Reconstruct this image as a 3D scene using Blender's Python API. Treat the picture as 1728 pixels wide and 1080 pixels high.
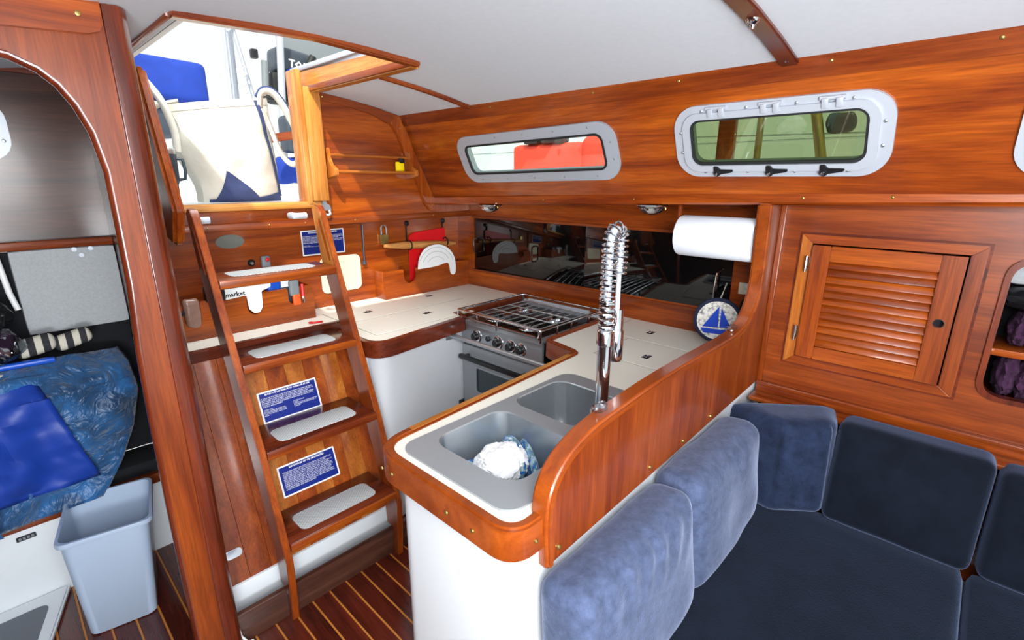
import bpy, bmesh, math, random
from mathutils import Vector, Matrix, noise
from mathutils.geometry import tessellate_polygon
random.seed(4)
for o in list(bpy.data.objects): bpy.data.objects.remove(o, do_unlink=True)
S = bpy.context.scene
COL = S.collection
V = Vector
PI = math.pi

# ------------------------------------------------------------ camera, light, exposure
cam_d = bpy.data.cameras.new('camera'); cam = bpy.data.objects.new('camera', cam_d); COL.objects.link(cam)
cam_d.sensor_width = 36.0; cam_d.lens = 36.0 * 833.9 / 1728.0; cam_d.clip_start = 0.02
yaw, pit, rol = 0.81456609, 0.27644126, 0.00340466
fw = V((math.sin(yaw)*math.cos(pit), math.cos(yaw)*math.cos(pit), -math.sin(pit)))
r0 = fw.cross(V((0, 0, 1))).normalized(); u0 = r0.cross(fw)
rr_ = r0*math.cos(rol) + u0*math.sin(rol); uu_ = u0*math.cos(rol) - r0*math.sin(rol)
mw = Matrix((rr_, uu_, -fw)).transposed().to_4x4(); mw.translation = (0, 0, 1.5)
cam.matrix_world = mw
S.camera = cam
vs = S.view_settings
vs.view_transform = 'Standard'; vs.look = 'None'; vs.gamma = 1.0; vs.use_curve_mapping = False
vs.exposure = 0.42
S.cycles.max_bounces = 8; S.cycles.transparent_max_bounces = 12
wd = bpy.data.worlds.new('shed_light'); S.world = wd; wd.use_nodes = True
bg = wd.node_tree.nodes['Background']; bg.inputs[0].default_value = (0.93, 0.98, 1.0, 1); bg.inputs[1].default_value = .80

def sun(name, d, e, col, ang):
    l = bpy.data.lights.new(name, 'SUN'); l.energy = e; l.color = col; l.angle = ang
    o = bpy.data.objects.new(name, l); COL.objects.link(o)
    o.rotation_euler = V(d).to_track_quat('-Z', 'Y').to_euler(); o.location = (0, -2, 6); return o
def area(name, loc, to, sx, sy, e, col=(1, 1, 1)):
    l = bpy.data.lights.new(name, 'AREA'); l.shape = 'RECTANGLE'; l.size = sx; l.size_y = sy; l.energy = e; l.color = col
    o = bpy.data.objects.new(name, l); COL.objects.link(o); o.location = loc
    o.rotation_euler = (V(to)-V(loc)).to_track_quat('-Z', 'Y').to_euler(); return o
sun('shed_floodlight', (.80, 1, -1.40), 4.2, (1.0, .93, .80), 0.03)
area('bounced_flash', (-.15, -.55, 1.70), (1.3, 1.6, .7), 1.3, .9, 34, (.96, .98, 1))
area('ceiling_flash', (-.35, -.75, 1.05), (.45, .5, 1.85), .6, .4, 42, (.94, .97, 1))
area('hatch_fill', (.76, 1.75, 2.75), (.95, 1.75, 0), .8, 1.0, 24, (.93, .97, 1))  # fill lamp added above the hatch to brighten ladder, icebox and counter
area('camera_flash', (.02, -.12, 1.66), (1.0, .95, 1.0), .35, .25, 8)

# ------------------------------------------------------------ materials
def hx(h, k=1.0):
    h = h.lstrip('#'); c = [int(h[i:i+2], 16)/255 for i in (0, 2, 4)]
    return tuple(((x/12.92) if x <= .04045 else ((x+.055)/1.055)**2.4)*k for x in c) + (1,)
def newmat(n):
    m = bpy.data.materials.new(n); m.use_nodes = True
    return m, m.node_tree, m.node_tree.nodes['Principled BSDF']
def P(b, **k):
    for n, v in k.items(): b.inputs[n.replace('_', ' ')].default_value = v
def plain(n, col, rough=.5, metal=0., bump=0., bscale=60., coat=0., var=0.):
    m, t, b = newmat(n); P(b, Base_Color=hx(col), Roughness=rough, Metallic=metal, Coat_Weight=coat)
    tc = t.nodes.new('ShaderNodeTexCoord')
    if bump or var:
        nz = t.nodes.new('ShaderNodeTexNoise'); nz.inputs['Scale'].default_value = bscale; nz.inputs['Detail'].default_value = 5
        t.links.new(tc.outputs['Object'], nz.inputs['Vector'])
    if bump:
        bp = t.nodes.new('ShaderNodeBump'); bp.inputs['Strength'].default_value = bump; bp.inputs['Distance'].default_value = .002
        t.links.new(nz.outputs[0], bp.inputs['Height']); t.links.new(bp.outputs[0], b.inputs['Normal'])
    if var:
        mx = t.nodes.new('ShaderNodeMix'); mx.data_type = 'RGBA'
        c = hx(col); mx.inputs[6].default_value = tuple(x*(1-var) for x in c[:3])+(1,); mx.inputs[7].default_value = tuple(min(1, x*(1+var)) for x in c[:3])+(1,)
        t.links.new(nz.outputs[0], mx.inputs[0]); t.links.new(mx.outputs[2], b.inputs['Base Color'])
    return m
def wood(n, dark, mid, light, axis='X', rough=.3, fine=1.0, coat=.35, bands=0):
    m, t, b = newmat(n); P(b, Roughness=rough, Coat_Weight=coat, Coat_Roughness=.12, Specular_IOR_Level=.4)
    N = t.nodes.new; L = t.links.new
    tc = N('ShaderNodeTexCoord'); oi = N('ShaderNodeObjectInfo'); ad = N('ShaderNodeVectorMath'); ad.operation = 'MULTIPLY_ADD'
    cb = N('ShaderNodeCombineXYZ')
    for i in range(3): L(oi.outputs['Random'], cb.inputs[i])
    L(cb.outputs[0], ad.inputs[0]); ad.inputs[1].default_value = (7, 5, 3); L(tc.outputs['Object'], ad.inputs[2])
    sc = {'X': (.9, 11, 11), 'Y': (11, .9, 11), 'Z': (11, 11, .9)}[axis]
    mp = N('ShaderNodeMapping'); mp.inputs['Scale'].default_value = sc; L(ad.outputs[0], mp.inputs[0])
    n1 = N('ShaderNodeTexNoise'); n1.inputs['Scale'].default_value = 1.6; n1.inputs['Detail'].default_value = 6; n1.inputs['Roughness'].default_value = .62; n1.inputs['Distortion'].default_value = .5
    L(mp.outputs[0], n1.inputs[0])
    cr = N('ShaderNodeValToRGB'); e = cr.color_ramp.elements; e[0].position = .32; e[0].color = hx(dark); e[1].position = .70; e[1].color = hx(light)
    q = e.new(.5); q.color = hx(mid); L(n1.outputs[0], cr.inputs[0])
    mp2 = N('ShaderNodeMapping'); mp2.inputs['Scale'].default_value = tuple(x*(5 if x < 1 else 9) for x in sc); L(ad.outputs[0], mp2.inputs[0])
    n2 = N('ShaderNodeTexNoise'); n2.inputs['Scale'].default_value = 2.2; n2.inputs['Detail'].default_value = 3; L(mp2.outputs[0], n2.inputs[0])
    mr = N('ShaderNodeMapRange'); mr.inputs[1].default_value = .3; mr.inputs[2].default_value = .7; mr.inputs[3].default_value = 1-.28*fine; mr.inputs[4].default_value = 1+.12*fine
    L(n2.outputs[0], mr.inputs[0])
    mu = N('ShaderNodeVectorMath'); mu.operation = 'SCALE'; L(cr.outputs[0], mu.inputs[0]); L(mr.outputs[0], mu.inputs['Scale'])
    L(mu.outputs[0], b.inputs['Base Color'])
    bp = N('ShaderNodeBump'); bp.inputs['Strength'].default_value = .12; bp.inputs['Distance'].default_value = .001
    L(n2.outputs[0], bp.inputs['Height']); L(bp.outputs[0], b.inputs['Normal'])
    return m
M = {}
for ax in 'XYZ':
    M['teak'+ax] = wood('varnished_mahogany_'+ax, '#6e2808', '#92400c', '#b25814', ax)
    M['dark'+ax] = wood('dark_mahogany_'+ax, '#451a0c', '#632612', '#7c361a', ax, rough=.25)
    M['gold'+ax] = wood('golden_teak_'+ax, '#a05c20', '#bd7a36', '#d0924c', ax)
    M['amber'+ax] = wood('amber_teak_'+ax, '#8c4210', '#ab5e1e', '#c67a34', ax)
    M['red'+ax] = wood('red_mahogany_'+ax, '#662508', '#80370e', '#994817', ax)
M['cap'] = wood('cap_rail_mahogany', '#74300a', '#883c0e', '#9c4a16', 'X', fine=.4)
M['stripe'] = wood('striped_teak', '#6b2a0a', '#b0601c', '#d99a45', 'Z', fine=.7)
M['plank'] = wood('floor_mahogany', '#34100a', '#4e1b10', '#642516', 'Y', rough=.22)
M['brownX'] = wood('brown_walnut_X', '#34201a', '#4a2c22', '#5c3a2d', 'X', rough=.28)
M['holly'] = plain('holly_strip', '#b5702c', .35)
M['headliner'] = plain('vinyl_headliner', '#d3d9e0', .8, bump=.08, bscale=60, var=.05)
M['gel'] = plain('white_gelcoat', '#e0e5e9', .38, bump=.05, bscale=30, var=.02)
M['laminate'] = plain('cream_laminate', '#f0eee0', .35, var=.02, bscale=20)
M['lamseam'] = plain('laminate_seam', '#7d786a', .6)
M['alu'] = plain('cast_aluminium', '#a7adb6', .5, .25, bump=.1, bscale=200)
M['alul'] = plain('bright_aluminium', '#b7bdc6', .4, .25)
M['rubber'] = plain('black_rubber', '#15181a', .6)
M['blackp'] = plain('black_plastic', '#141518', .35)
M['steel'] = plain('stainless_steel', '#b0b6ba', .28, .75, var=.08, bscale=8)
M['brush'] = plain('brushed_steel', '#a6abaf', .42, .5, bump=.05, bscale=300)
M['chrome'] = plain('chrome', '#d8dce0', .08, 1.0)
M['brass'] = plain('brass', '#b49a5a', .3, .9)
M['acryl'] = plain('black_acrylic', '#040607', .06, coat=.5)
M['darkpan'] = plain('dark_enamel', '#1a1512', .2, .3)
M['white'] = plain('white_plastic', '#eef0f0', .4)
M['pad'] = None
M['cream'] = plain('cream_panel', '#d2cdb8', .4)
M['paper'] = plain('paper_towel', '#dfe4ec', .95, bump=.5, bscale=180)
M['cloth'] = plain('white_cloth', '#f4f5f7', .9, bump=.6, bscale=60)
M['red'] = plain('red_plastic', '#d8141c', .4)
M['jerry'] = plain('red_polyethylene', '#e8432f', .55)
M['orange'] = plain('orange_plastic', '#e65c1e', .4)
M['yellow'] = plain('yellow_plastic', '#f0d400', .4)
M['blue'] = plain('blue_fabric', '#1a4fae', .8, bump=.4, bscale=40, var=.2)
M['bluep'] = plain('blue_plastic', '#1450c0', .35)
M['sail'] = plain('blue_canvas', '#14389a', .85, bump=.6, bscale=14, var=.25)
M['navy'] = plain('navy_signboard', '#07237e', .35)
M['cyan'] = plain('white_lettering', '#f2f4f6', .5)
M['canvas'] = plain('cream_canvas', '#c4c1b4', .9, bump=.7, bscale=50, var=.04)
M['navycv'] = plain('navy_canvas', '#2c385e', .9, bump=.6, bscale=60, var=.15)
M['bin'] = plain('pale_blue_plastic', '#a9bad0', .32, coat=.2)
M['grey'] = plain('grey_plastic', '#7b8388', .5)
M['fabric'] = plain('grey_fabric', '#a9adb0', .95, bump=.9, bscale=130, var=.18)
M['blackcl_shade'] = plain('black_cloth_and_shade', '#0c0e14', .9)  # also serves as painted shade in the berth opening and oval locker
M['mug'] = plain('slate_enamel', '#2c3a44', .4)
M['oval'] = plain('weathered_metal', '#6c6f66', .6, .3, var=.15, bscale=80)
M['rope'] = plain('white_rope', '#dedbd2', .9, bump=.8, bscale=150)
M['purple'] = plain('purple_towel', '#3a1838', .95, bump=1.0, bscale=60, var=.5)
M['brownpl'] = plain('brown_plastic_bag', '#8a6a5e', .25, bump=.8, bscale=45, var=.2)
M['mat'] = plain('grey_mat', '#70757c', .9, bump=.5, bscale=200)
M['pinw'] = wood('turned_beech', '#b06c30', '#c98a4c', '#d8a066', 'X', rough=.5)
M['outb'] = plain('outboard_grey', '#3a4450', .4)

def velvet(nm='navy_velvet', ca='#0b1018', cb_='#141a26', sh=.55, tint='#8fa0c8', nsc=9):
    m, t, b = newmat(nm); N = t.nodes.new; L = t.links.new
    tc = N('ShaderNodeTexCoord'); nz = N('ShaderNodeTexNoise'); nz.inputs['Scale'].default_value = nsc; nz.inputs['Detail'].default_value = 8; nz.inputs['Roughness'].default_value = .68
    L(tc.outputs['Object'], nz.inputs[0])
    cr = N('ShaderNodeValToRGB'); e = cr.color_ramp.elements; e[0].position = .35; e[0].color = hx(ca); e[1].position = .7; e[1].color = hx(cb_)
    L(nz.outputs[0], cr.inputs[0]); L(cr.outputs[0], b.inputs['Base Color'])
    P(b, Roughness=.9, Sheen_Weight=sh, Sheen_Roughness=.4, Sheen_Tint=hx(tint), Specular_IOR_Level=.1)
    n2 = N('ShaderNodeTexNoise'); n2.inputs['Scale'].default_value = 260; L(tc.outputs['Object'], n2.inputs[0])
    bp = N('ShaderNodeBump'); bp.inputs['Strength'].default_value = .5; bp.inputs['Distance'].default_value = .002
    L(n2.outputs[0], bp.inputs['Height']); L(bp.outputs[0], b.inputs['Normal'])
    return m
M['velvet'] = velvet()
M['velvet_lit'] = velvet('lit_velvet', '#394258', '#505b78', .8, '#a8b2cc', 40)  # same velvet, paler: light catching the nap is put into the colour
M['velvet_half_lit'] = velvet('half_lit_velvet', '#182032', '#2a3550', .7, '#9aa9cc', 20)  # in-between copy of the velvet, part of the light put into its colour
def glass(n, tint, refl=.06):
    m, t, b = newmat(n); N = t.nodes.new; L = t.links.new
    t.nodes.remove(b); tr = N('ShaderNodeBsdfTransparent'); tr.inputs[0].default_value = tint
    gl = N('ShaderNodeBsdfGlossy'); gl.inputs['Roughness'].default_value = .03; mx = N('ShaderNodeMixShader'); mx.inputs[0].default_value = refl
    L(tr.outputs[0], mx.inputs[1]); L(gl.outputs[0], mx.inputs[2]); L(mx.outputs[0], t.nodes['Material Output'].inputs[0]); return m
M['glassclear'] = glass('clear_glass', (.88, .95, .9, 1))
M['glassgreen'] = glass('green_tinted_glass', (.50, .575, .40, 1), .08)
M['ovenglass'] = plain('oven_glass', '#39474b', .08, .2, coat=.4)
M['film'] = glass('clear_film', (.75, .8, .85, 1), .25)
def stripes(n, c1, c2, axis, freq, sharp=True, rough=.9):
    m, t, b = newmat(n); N = t.nodes.new; L = t.links.new
    tc = N('ShaderNodeTexCoord'); sp = N('ShaderNodeSeparateXYZ'); L(tc.outputs['Object'], sp.inputs[0])
    mu = N('ShaderNodeMath'); mu.operation = 'MULTIPLY'; mu.inputs[1].default_value = freq; L(sp.outputs[axis], mu.inputs[0])
    fr = N('ShaderNodeMath'); fr.operation = 'FRACT'; L(mu.outputs[0], fr.inputs[0])
    gt = N('ShaderNodeMath'); gt.operation = 'GREATER_THAN'; gt.inputs[1].default_value = .5; L(fr.outputs[0], gt.inputs[0])
    mx = N('ShaderNodeMix'); mx.data_type = 'RGBA'; mx.inputs[6].default_value = hx(c1); mx.inputs[7].default_value = hx(c2)
    L(gt.outputs[0], mx.inputs[0]); L(mx.outputs[2], b.inputs['Base Color']); P(b, Roughness=rough); return m
M['ticking'] = stripes('striped_ticking', '#c9c4b4', '#2b2b30', 'X', 26)
def padmat():
    m, t, b = newmat('nonskid_pad'); N = t.nodes.new; L = t.links.new
    tc = N('ShaderNodeTexCoord'); br = N('ShaderNodeTexBrick'); br.inputs['Scale'].default_value = 38; br.inputs['Color1'].default_value = hx('#eceeec'); br.inputs['Color2'].default_value = hx('#e4e7e6')
    br.inputs['Mortar'].default_value = hx('#a9aeae'); br.inputs['Mortar Size'].default_value = .09; L(tc.outputs['Object'], br.inputs[0]); L(br.outputs[0], b.inputs['Base Color'])
    bp = N('ShaderNodeBump'); bp.inputs['Strength'].default_value = .6; bp.inputs['Distance'].default_value = .002; bp.invert = True
    L(br.outputs['Fac'], bp.inputs['Height']); L(bp.outputs[0], b.inputs['Normal']); P(b, Roughness=.7); return m
M['pad'] = padmat()
def satin():
    m, t, b = newmat('blue_satin'); N = t.nodes.new; L = t.links.new
    tc = N('ShaderNodeTexCoord'); nz = N('ShaderNodeTexNoise'); nz.inputs['Scale'].default_value = 7; nz.inputs['Detail'].default_value = 4; nz.inputs['Distortion'].default_value = 1
    L(tc.outputs['Object'], nz.inputs[0]); cr = N('ShaderNodeValToRGB'); e = cr.color_ramp.elements
    e[0].position = .35; e[0].color = hx('#133556'); e[1].position = .68; e[1].color = hx('#2c6aa6'); L(nz.outputs[0], cr.inputs[0]); L(cr.outputs[0], b.inputs['Base Color'])
    bp = N('ShaderNodeBump'); n3 = N('ShaderNodeTexNoise'); n3.inputs['Scale'].default_value = 13; n3.inputs['Detail'].default_value = 3; n3.inputs['Distortion'].default_value = 2.5; L(tc.outputs['Object'], n3.inputs[0]); bp.inputs['Strength'].default_value = .9; bp.inputs['Distance'].default_value = .02; L(n3.outputs[0], bp.inputs['Height']); L(bp.outputs[0], b.inputs['Normal'])
    P(b, Roughness=.42, Sheen_Weight=.3); return m
M['satin'] = satin()
M['royal'] = plain('royal_blue_lining', '#173c9c', .5, bump=.7, bscale=12, var=.3)

# ------------------------------------------------------------ mesh helpers
WL = {}
class B:
    def __init__(s): s.bm = bmesh.new()
    def _add(s, vs, fs):
        v = [s.bm.verts.new(p) for p in vs]; out = []
        for f in fs:
            try: out.append(s.bm.faces.new([v[i] for i in f]))
            except ValueError: pass
        return v, out
    def _bev(s, faces, w, seg=2, ang=.6):
        if w <= 0: return
        es = set(e for f in faces for e in f.edges if len(e.link_faces) == 2 and e.calc_face_angle(0) > ang)
        if es: bmesh.ops.bevel(s.bm, geom=list(es), offset=w, segments=seg, affect='EDGES', profile=.5, clamp_overlap=True)
    def obox(s, O, u, v, n, sx, sy, sz, bev=.002, seg=2):
        O, u, v, n = V(O), V(u), V(v), V(n)
        p = [O+u*a*sx+v*b*sy+n*c*sz for c in (0, 1) for b in (0, 1) for a in (0, 1)]
        f = [(0, 2, 3, 1), (4, 5, 7, 6), (0, 1, 5, 4), (2, 6, 7, 3), (0, 4, 6, 2), (1, 3, 7, 5)]
        _, F = s._add(p, f); bmesh.ops.recalc_face_normals(s.bm, faces=F); s._bev(F, min(bev, .45*min(sx, sy, sz)), seg); return s
    def box(s, x0, x1, y0, y1, z0, z1, bev=.002, seg=2):
        return s.obox((x0, y0, z0), (1, 0, 0), (0, 1, 0), (0, 0, 1), x1-x0, y1-y0, z1-z0, bev, seg)
    def plate(s, O, u, v, n, outer, th, holes=(), bev=0., seg=2):
        O, u, v, n = V(O), V(u), V(v), V(n)
        loops = [outer]+list(holes); flat = [p for l in loops for p in l]
        pts = [O+u*x+v*y for x, y in flat]; N = len(pts)
        vs = pts+[p+n*th for p in pts]; fs = []
        if holes:
            tri = tessellate_polygon([[V((x, y, 0)) for x, y in l] for l in loops])
            fs += [tuple(t) for t in tri]+[tuple(i+N for i in t) for t in tri]
        else: fs += [tuple(range(N)), tuple(range(N, 2*N))]
        k = 0
        for l in loops:
            m = len(l)
            for i in range(m): a, b = k+i, k+(i+1) % m; fs.append((a, b, b+N, a+N))
            k += m
        _, F = s._add(vs, fs); bmesh.ops.recalc_face_normals(s.bm, faces=F)
        if bev:
            if holes: bmesh.ops.dissolve_limit(s.bm, angle_limit=.01, verts=list({v for f in F for v in f.verts}), edges=list({e for f in F for e in f.edges})) if False else None
            es = set()
            for f in F:
                for e in f.edges:
                    if len(e.link_faces) == 2 and e.calc_face_angle(0) > .8: es.add(e)
            bmesh.ops.bevel(s.bm, geom=list(es), offset=bev, segments=seg, affect='EDGES', clamp_overlap=True)
        return s
    def tube(s, pts, r, seg=10, closed=False, flat=None):
        pts = [V(p) for p in pts]; n = len(pts); rs = r if isinstance(r, (list, tuple)) else [r]*n
        rings = []; prev = None
        for i, p in enumerate(pts):
            a = pts[(i-1) % n] if (i > 0 or closed) else p; b = pts[(i+1) % n] if (i < n-1 or closed) else p
            t = (b-a).normalized()
            if prev is None:
                h = V((0, 0, 1)) if abs(t.z) < .9 else V((1, 0, 0)); x = t.cross(h).normalized()
            else: x = (prev-t*prev.dot(t)).normalized()
            prev = x; y = t.cross(x); q = []
            for k in range(seg):
                c, d = math.cos(2*PI*k/seg), math.sin(2*PI*k/seg)
                q.append(s.bm.verts.new(p+x*c*rs[i]+y*d*rs[i]*(flat or 1)))
            rings.append(q)
        m = n if closed else n-1
        for i in range(m):
            A, Bq = rings[i], rings[(i+1) % n]
            for k in range(seg): s.bm.faces.new((A[k], A[(k+1) % seg], Bq[(k+1) % seg], Bq[k]))
        if not closed:
            s.bm.faces.new(list(reversed(rings[0]))); s.bm.faces.new(rings[-1])
        return s
    def lathe(s, C, ax, prof, seg=24, sx=1.0):
        C, ax = V(C), V(ax).normalized(); h = V((0, 0, 1)) if abs(ax.z) < .9 else V((1, 0, 0)); x = ax.cross(h).normalized(); y = ax.cross(x)
        rings = []
        for r, z in prof:
            if r < 1e-6: rings.append([s.bm.verts.new(C+ax*z)])
            else: rings.append([s.bm.verts.new(C+ax*z+x*math.cos(2*PI*k/seg)*r*sx+y*math.sin(2*PI*k/seg)*r) for k in range(seg)])
        F = []
        for A, Q in zip(rings, rings[1:]):
            for k in range(seg):
                if len(A) == 1 and len(Q) == 1: continue
                if len(A) == 1: F.append(s.bm.faces.new((A[0], Q[k], Q[(k+1) % seg])))
                elif len(Q) == 1: F.append(s.bm.faces.new((A[k], A[(k+1) % seg], Q[0])))
                else: F.append(s.bm.faces.new((A[k], A[(k+1) % seg], Q[(k+1) % seg], Q[k])))
        bmesh.ops.recalc_face_normals(s.bm, faces=F); return s
    def blob(s, C, r, fn=None, sub=4, rot=None):
        g = bmesh.ops.create_icosphere(s.bm, subdivisions=sub, radius=1.0); C = V(C)
        for v in g['verts']:
            p = V(v.co); k = fn(p) if fn else 1.0; p = V((p.x*r[0]*k, p.y*r[1]*k, p.z*r[2]*k))
            if rot: p = rot @ p
            v.co = C+p
        return s
    def rbox(s, C, u, v, n, hx_, hy, hz, r, nx=16, ny=16, nz=6, fn=None):
        """rounded, optionally deformed box: a cushion"""
        C, u, v, n = V(C), V(u), V(v), V(n); H = (hx_, hy, hz); cache = {}
        def vert(i, j, k):
            key = (i, j, k)
            if key in cache: return cache[key]
            p = [H[0]*(2*i/nx-1), H[1]*(2*j/ny-1), H[2]*(2*k/nz-1)]
            q = [max(-(h-r), min(h-r, a)) for a, h in zip(p, H)]
            d = V([a-b for a, b in zip(p, q)])
            if d.length > 1e-9: d = d.normalized()*r
            P_ = V(q)+d
            if fn: P_ = fn(P_, (p[0]/H[0], p[1]/H[1], p[2]/H[2]))
            cache[key] = s.bm.verts.new(C+u*P_.x+v*P_.y+n*P_.z); return cache[key]
        def face(a, b, c, d):
            f = [vert(*a), vert(*b), vert(*c), vert(*d)]
            if len(set(f)) == 4: s.bm.faces.new(f)
        for i in range(nx):
            for j in range(ny):
                face((i, j, 0), (i, j+1, 0), (i+1, j+1, 0), (i+1, j, 0)); face((i, j, nz), (i+1, j, nz), (i+1, j+1, nz), (i, j+1, nz))
        for i in range(nx):
            for k in range(nz):
                face((i, 0, k), (i+1, 0, k), (i+1, 0, k+1), (i, 0, k+1)); face((i, ny, k), (i, ny, k+1), (i+1, ny, k+1), (i+1, ny, k))
        for j in range(ny):
            for k in range(nz):
                face((0, j, k), (0, j, k+1), (0, j+1, k+1), (0, j+1, k)); face((nx, j, k), (nx, j+1, k), (nx, j+1, k+1), (nx, j, k+1))
        bmesh.ops.recalc_face_normals(s.bm, faces=s.bm.faces[:]); return s
    def quad(s, pts): s._add([V(p) for p in pts], [tuple(range(len(pts)))]); return s
    def grid(s, f, nu, nv):
        vs = [[s.bm.verts.new(V(f(i/nu, j/nv))) for j in range(nv+1)] for i in range(nu+1)]
        for i in range(nu):
            for j in range(nv): s.bm.faces.new((vs[i][j], vs[i+1][j], vs[i+1][j+1], vs[i][j+1]))
        return s
    def build(s, name, mat, parent=None, at=None, solid=0, sub=0, kind=None, label=None):
        me = bpy.data.meshes.new(name)
        if at is None:
            if parent is not None: at = WL[parent.name]
            else:
                c = [v.co for v in s.bm.verts]; mn = [min(p[i] for p in c) for i in range(3)]; mxx = [max(p[i] for p in c) for i in range(3)]
                at = V(((mn[0]+mxx[0])/2, (mn[1]+mxx[1])/2, mn[2]))
        at = V(at)
        for v in s.bm.verts: v.co -= at
        s.bm.to_mesh(me); s.bm.free()
        me.polygons.foreach_set('use_smooth', [True]*len(me.polygons)); me.set_sharp_from_angle(angle=math.radians(38))
        me.materials.append(M[mat] if isinstance(mat, str) else mat)
        o = bpy.data.objects.new(name, me); COL.objects.link(o)
        WL[o.name] = at
        if parent is not None: o.parent = parent; o.location = at-WL[parent.name]
        else: o.location = at
        if solid: md = o.modifiers.new('thickness', 'SOLIDIFY'); md.thickness = solid; md.offset = 0
        if sub: md = o.modifiers.new('smooth', 'SUBSURF'); md.levels = md.render_levels = sub
        if kind: o['kind'] = kind
        if label: o['label'] = label
        return o
def thing(name, label, cat, loc, group=None):
    o = bpy.data.objects.new(name, None); COL.objects.link(o); o.location = loc; o.empty_display_size = .05
    o['label'] = label; o['category'] = cat; WL[o.name] = V(loc)
    if group: o['group'] = group
    return o
def tag(o, label, cat, group=None):
    o['label'] = label; o['category'] = cat
    if group: o['group'] = group
    return o
def struct(o): o['kind'] = 'structure'; return o
def piece(src, newat):
    c = src.copy(); COL.objects.link(c); at = V(newat); WL[c.name] = at
    c.location = at-(WL[src.parent.name] if src.parent else V((0, 0, 0))); return c
def ebase(name, loc):
    o = bpy.data.objects.new(name, None); COL.objects.link(o); o.location = loc; o.empty_display_size = .05; WL[o.name] = V(loc); o['kind'] = 'structure'; return o
def rr(cx, cy, w, h, r, n=6):
    out = []; r = min(r, w/2-1e-4, h/2-1e-4)
    for (sx, sy, a0) in ((1, -1, -90), (1, 1, 0), (-1, 1, 90), (-1, -1, 180)):
        for k in range(n+1):
            a = math.radians(a0+90*k/n); out.append((cx+sx*(w/2-r)+r*math.cos(a), cy+sy*(h/2-r)+r*math.sin(a)))
    return out
def round_poly(pts, rads, n=5):
    out = []; m = len(pts)
    for i, p in enumerate(pts):
        r = rads[i] if isinstance(rads, (list, tuple)) else rads
        p = V(p); a = V(pts[i-1]); b = V(pts[(i+1) % m])
        if r <= 0: out.append(tuple(p)); continue
        da = (a-p).normalized(); db = (b-p).normalized(); ang = da.angle(db); t = min(r/math.tan(ang/2), .49*min((a-p).length, (b-p).length))
        A = p+da*t; C = p+db*t
        for k in range(n+1):
            f = k/n; out.append(tuple(A*(1-f)**2+p*2*f*(1-f)+C*f*f))
    return out
X, Y, Z = V((1, 0, 0)), V((0, 1, 0)), V((0, 0, 1))
def ns(p, s, seed=0): return noise.noise(V(p)*s+V((seed*3.1, seed*1.7, seed*.9)))

def ceil_z(x): return 1.893-.12*(x-.76)**2
# ============================================================ SETTING
# floor: joists under, planks with holly strips
fl = ebase('floor', (.3, 1.0, 0))
B().box(-.75, 1.9, -1.2, 2.6, -.04, -.012).build('subfloor', 'dark'+'Y', fl)
src = B().box(0, .0605, -1.0, 2.30, -.012, 0, .001, 1).build('plank', 'plank', fl, at=(0, 0, 0))
src2 = B().box(0, .006, -1.0, 2.30, -.012, -.0006, 0).build('holly_strip', 'holly', fl, at=(0, 0, 0))
x0 = .036-.0665*5
first = True
for i in range(22):
    x = x0+.0665*i
    if first:
        src.location = V((x+.003, 0, 0))-WL['floor']; WL[src.name] = V((x+.003, 0, 0)); src2.location = V((x-.003, 0, 0))-WL['floor']; WL[src2.name] = V((x-.003, 0, 0)); first = False
    else: piece(src, (x+.003, 0, 0)); piece(src2, (x-.003, 0, 0))

# ceiling (cambered), hatch hole X .43..1.09, Y 1.5..2.3
b = B()
xs = [-.75, -.5, -.25, 0, .2, .43, .6, .76, .92, 1.09, 1.3, 1.45, 1.62]; ys = [-2.6, -1.5, -.5, .5, 1.5, 2.45]
for zo in (0, .02):
    for i in range(len(xs)-1):
        for j in range(len(ys)-1):
            if .42 < xs[i] < 1.08 and j == 4: continue
            b.quad([(xs[i], ys[j], ceil_z(xs[i])+zo), (xs[i+1], ys[j], ceil_z(xs[i+1])+zo), (xs[i+1], ys[j+1], ceil_z(xs[i+1])+zo), (xs[i], ys[j+1], ceil_z(xs[i])+zo)])
bmesh.ops.remove_doubles(b.bm, verts=b.bm.verts[:], dist=1e-5)
struct(b.build('ceiling', 'headliner'))

# port cabin side with the windows
CN = V((-.9085, 0, -.4179)); CV = V((-.4179, 0, .9085)); CO = V((1.747, 0, 1.45)); CU = V((0, -1, 0))
def cabv(z): return (z-1.45)/.9085
W1 = rr(-1.48, cabv(1.600), .80, .155, .06); W2 = rr(-.512, cabv(1.622), .54, .17, .06); W3 = rr(.305, cabv(1.615), .54, .17, .06)
tilt = lambda L, cx, cy, a: [(cx+(x-cx)*math.cos(a)-(y-cy)*math.sin(a), cy+(x-cx)*math.sin(a)+(y-cy)*math.cos(a)) for x, y in L]
W1 = tilt(W1, -1.48, cabv(1.6), .022)
outer = [(-2.31, cabv(1.385)), (2.6, cabv(1.50)), (2.6, cabv(1.83)), (-2.31, cabv(1.83))]
struct(B().plate(CO, CU, CV, -CN, outer, .03, [W1, W2, W3]).build('wall_port', 'teakY'))
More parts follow.
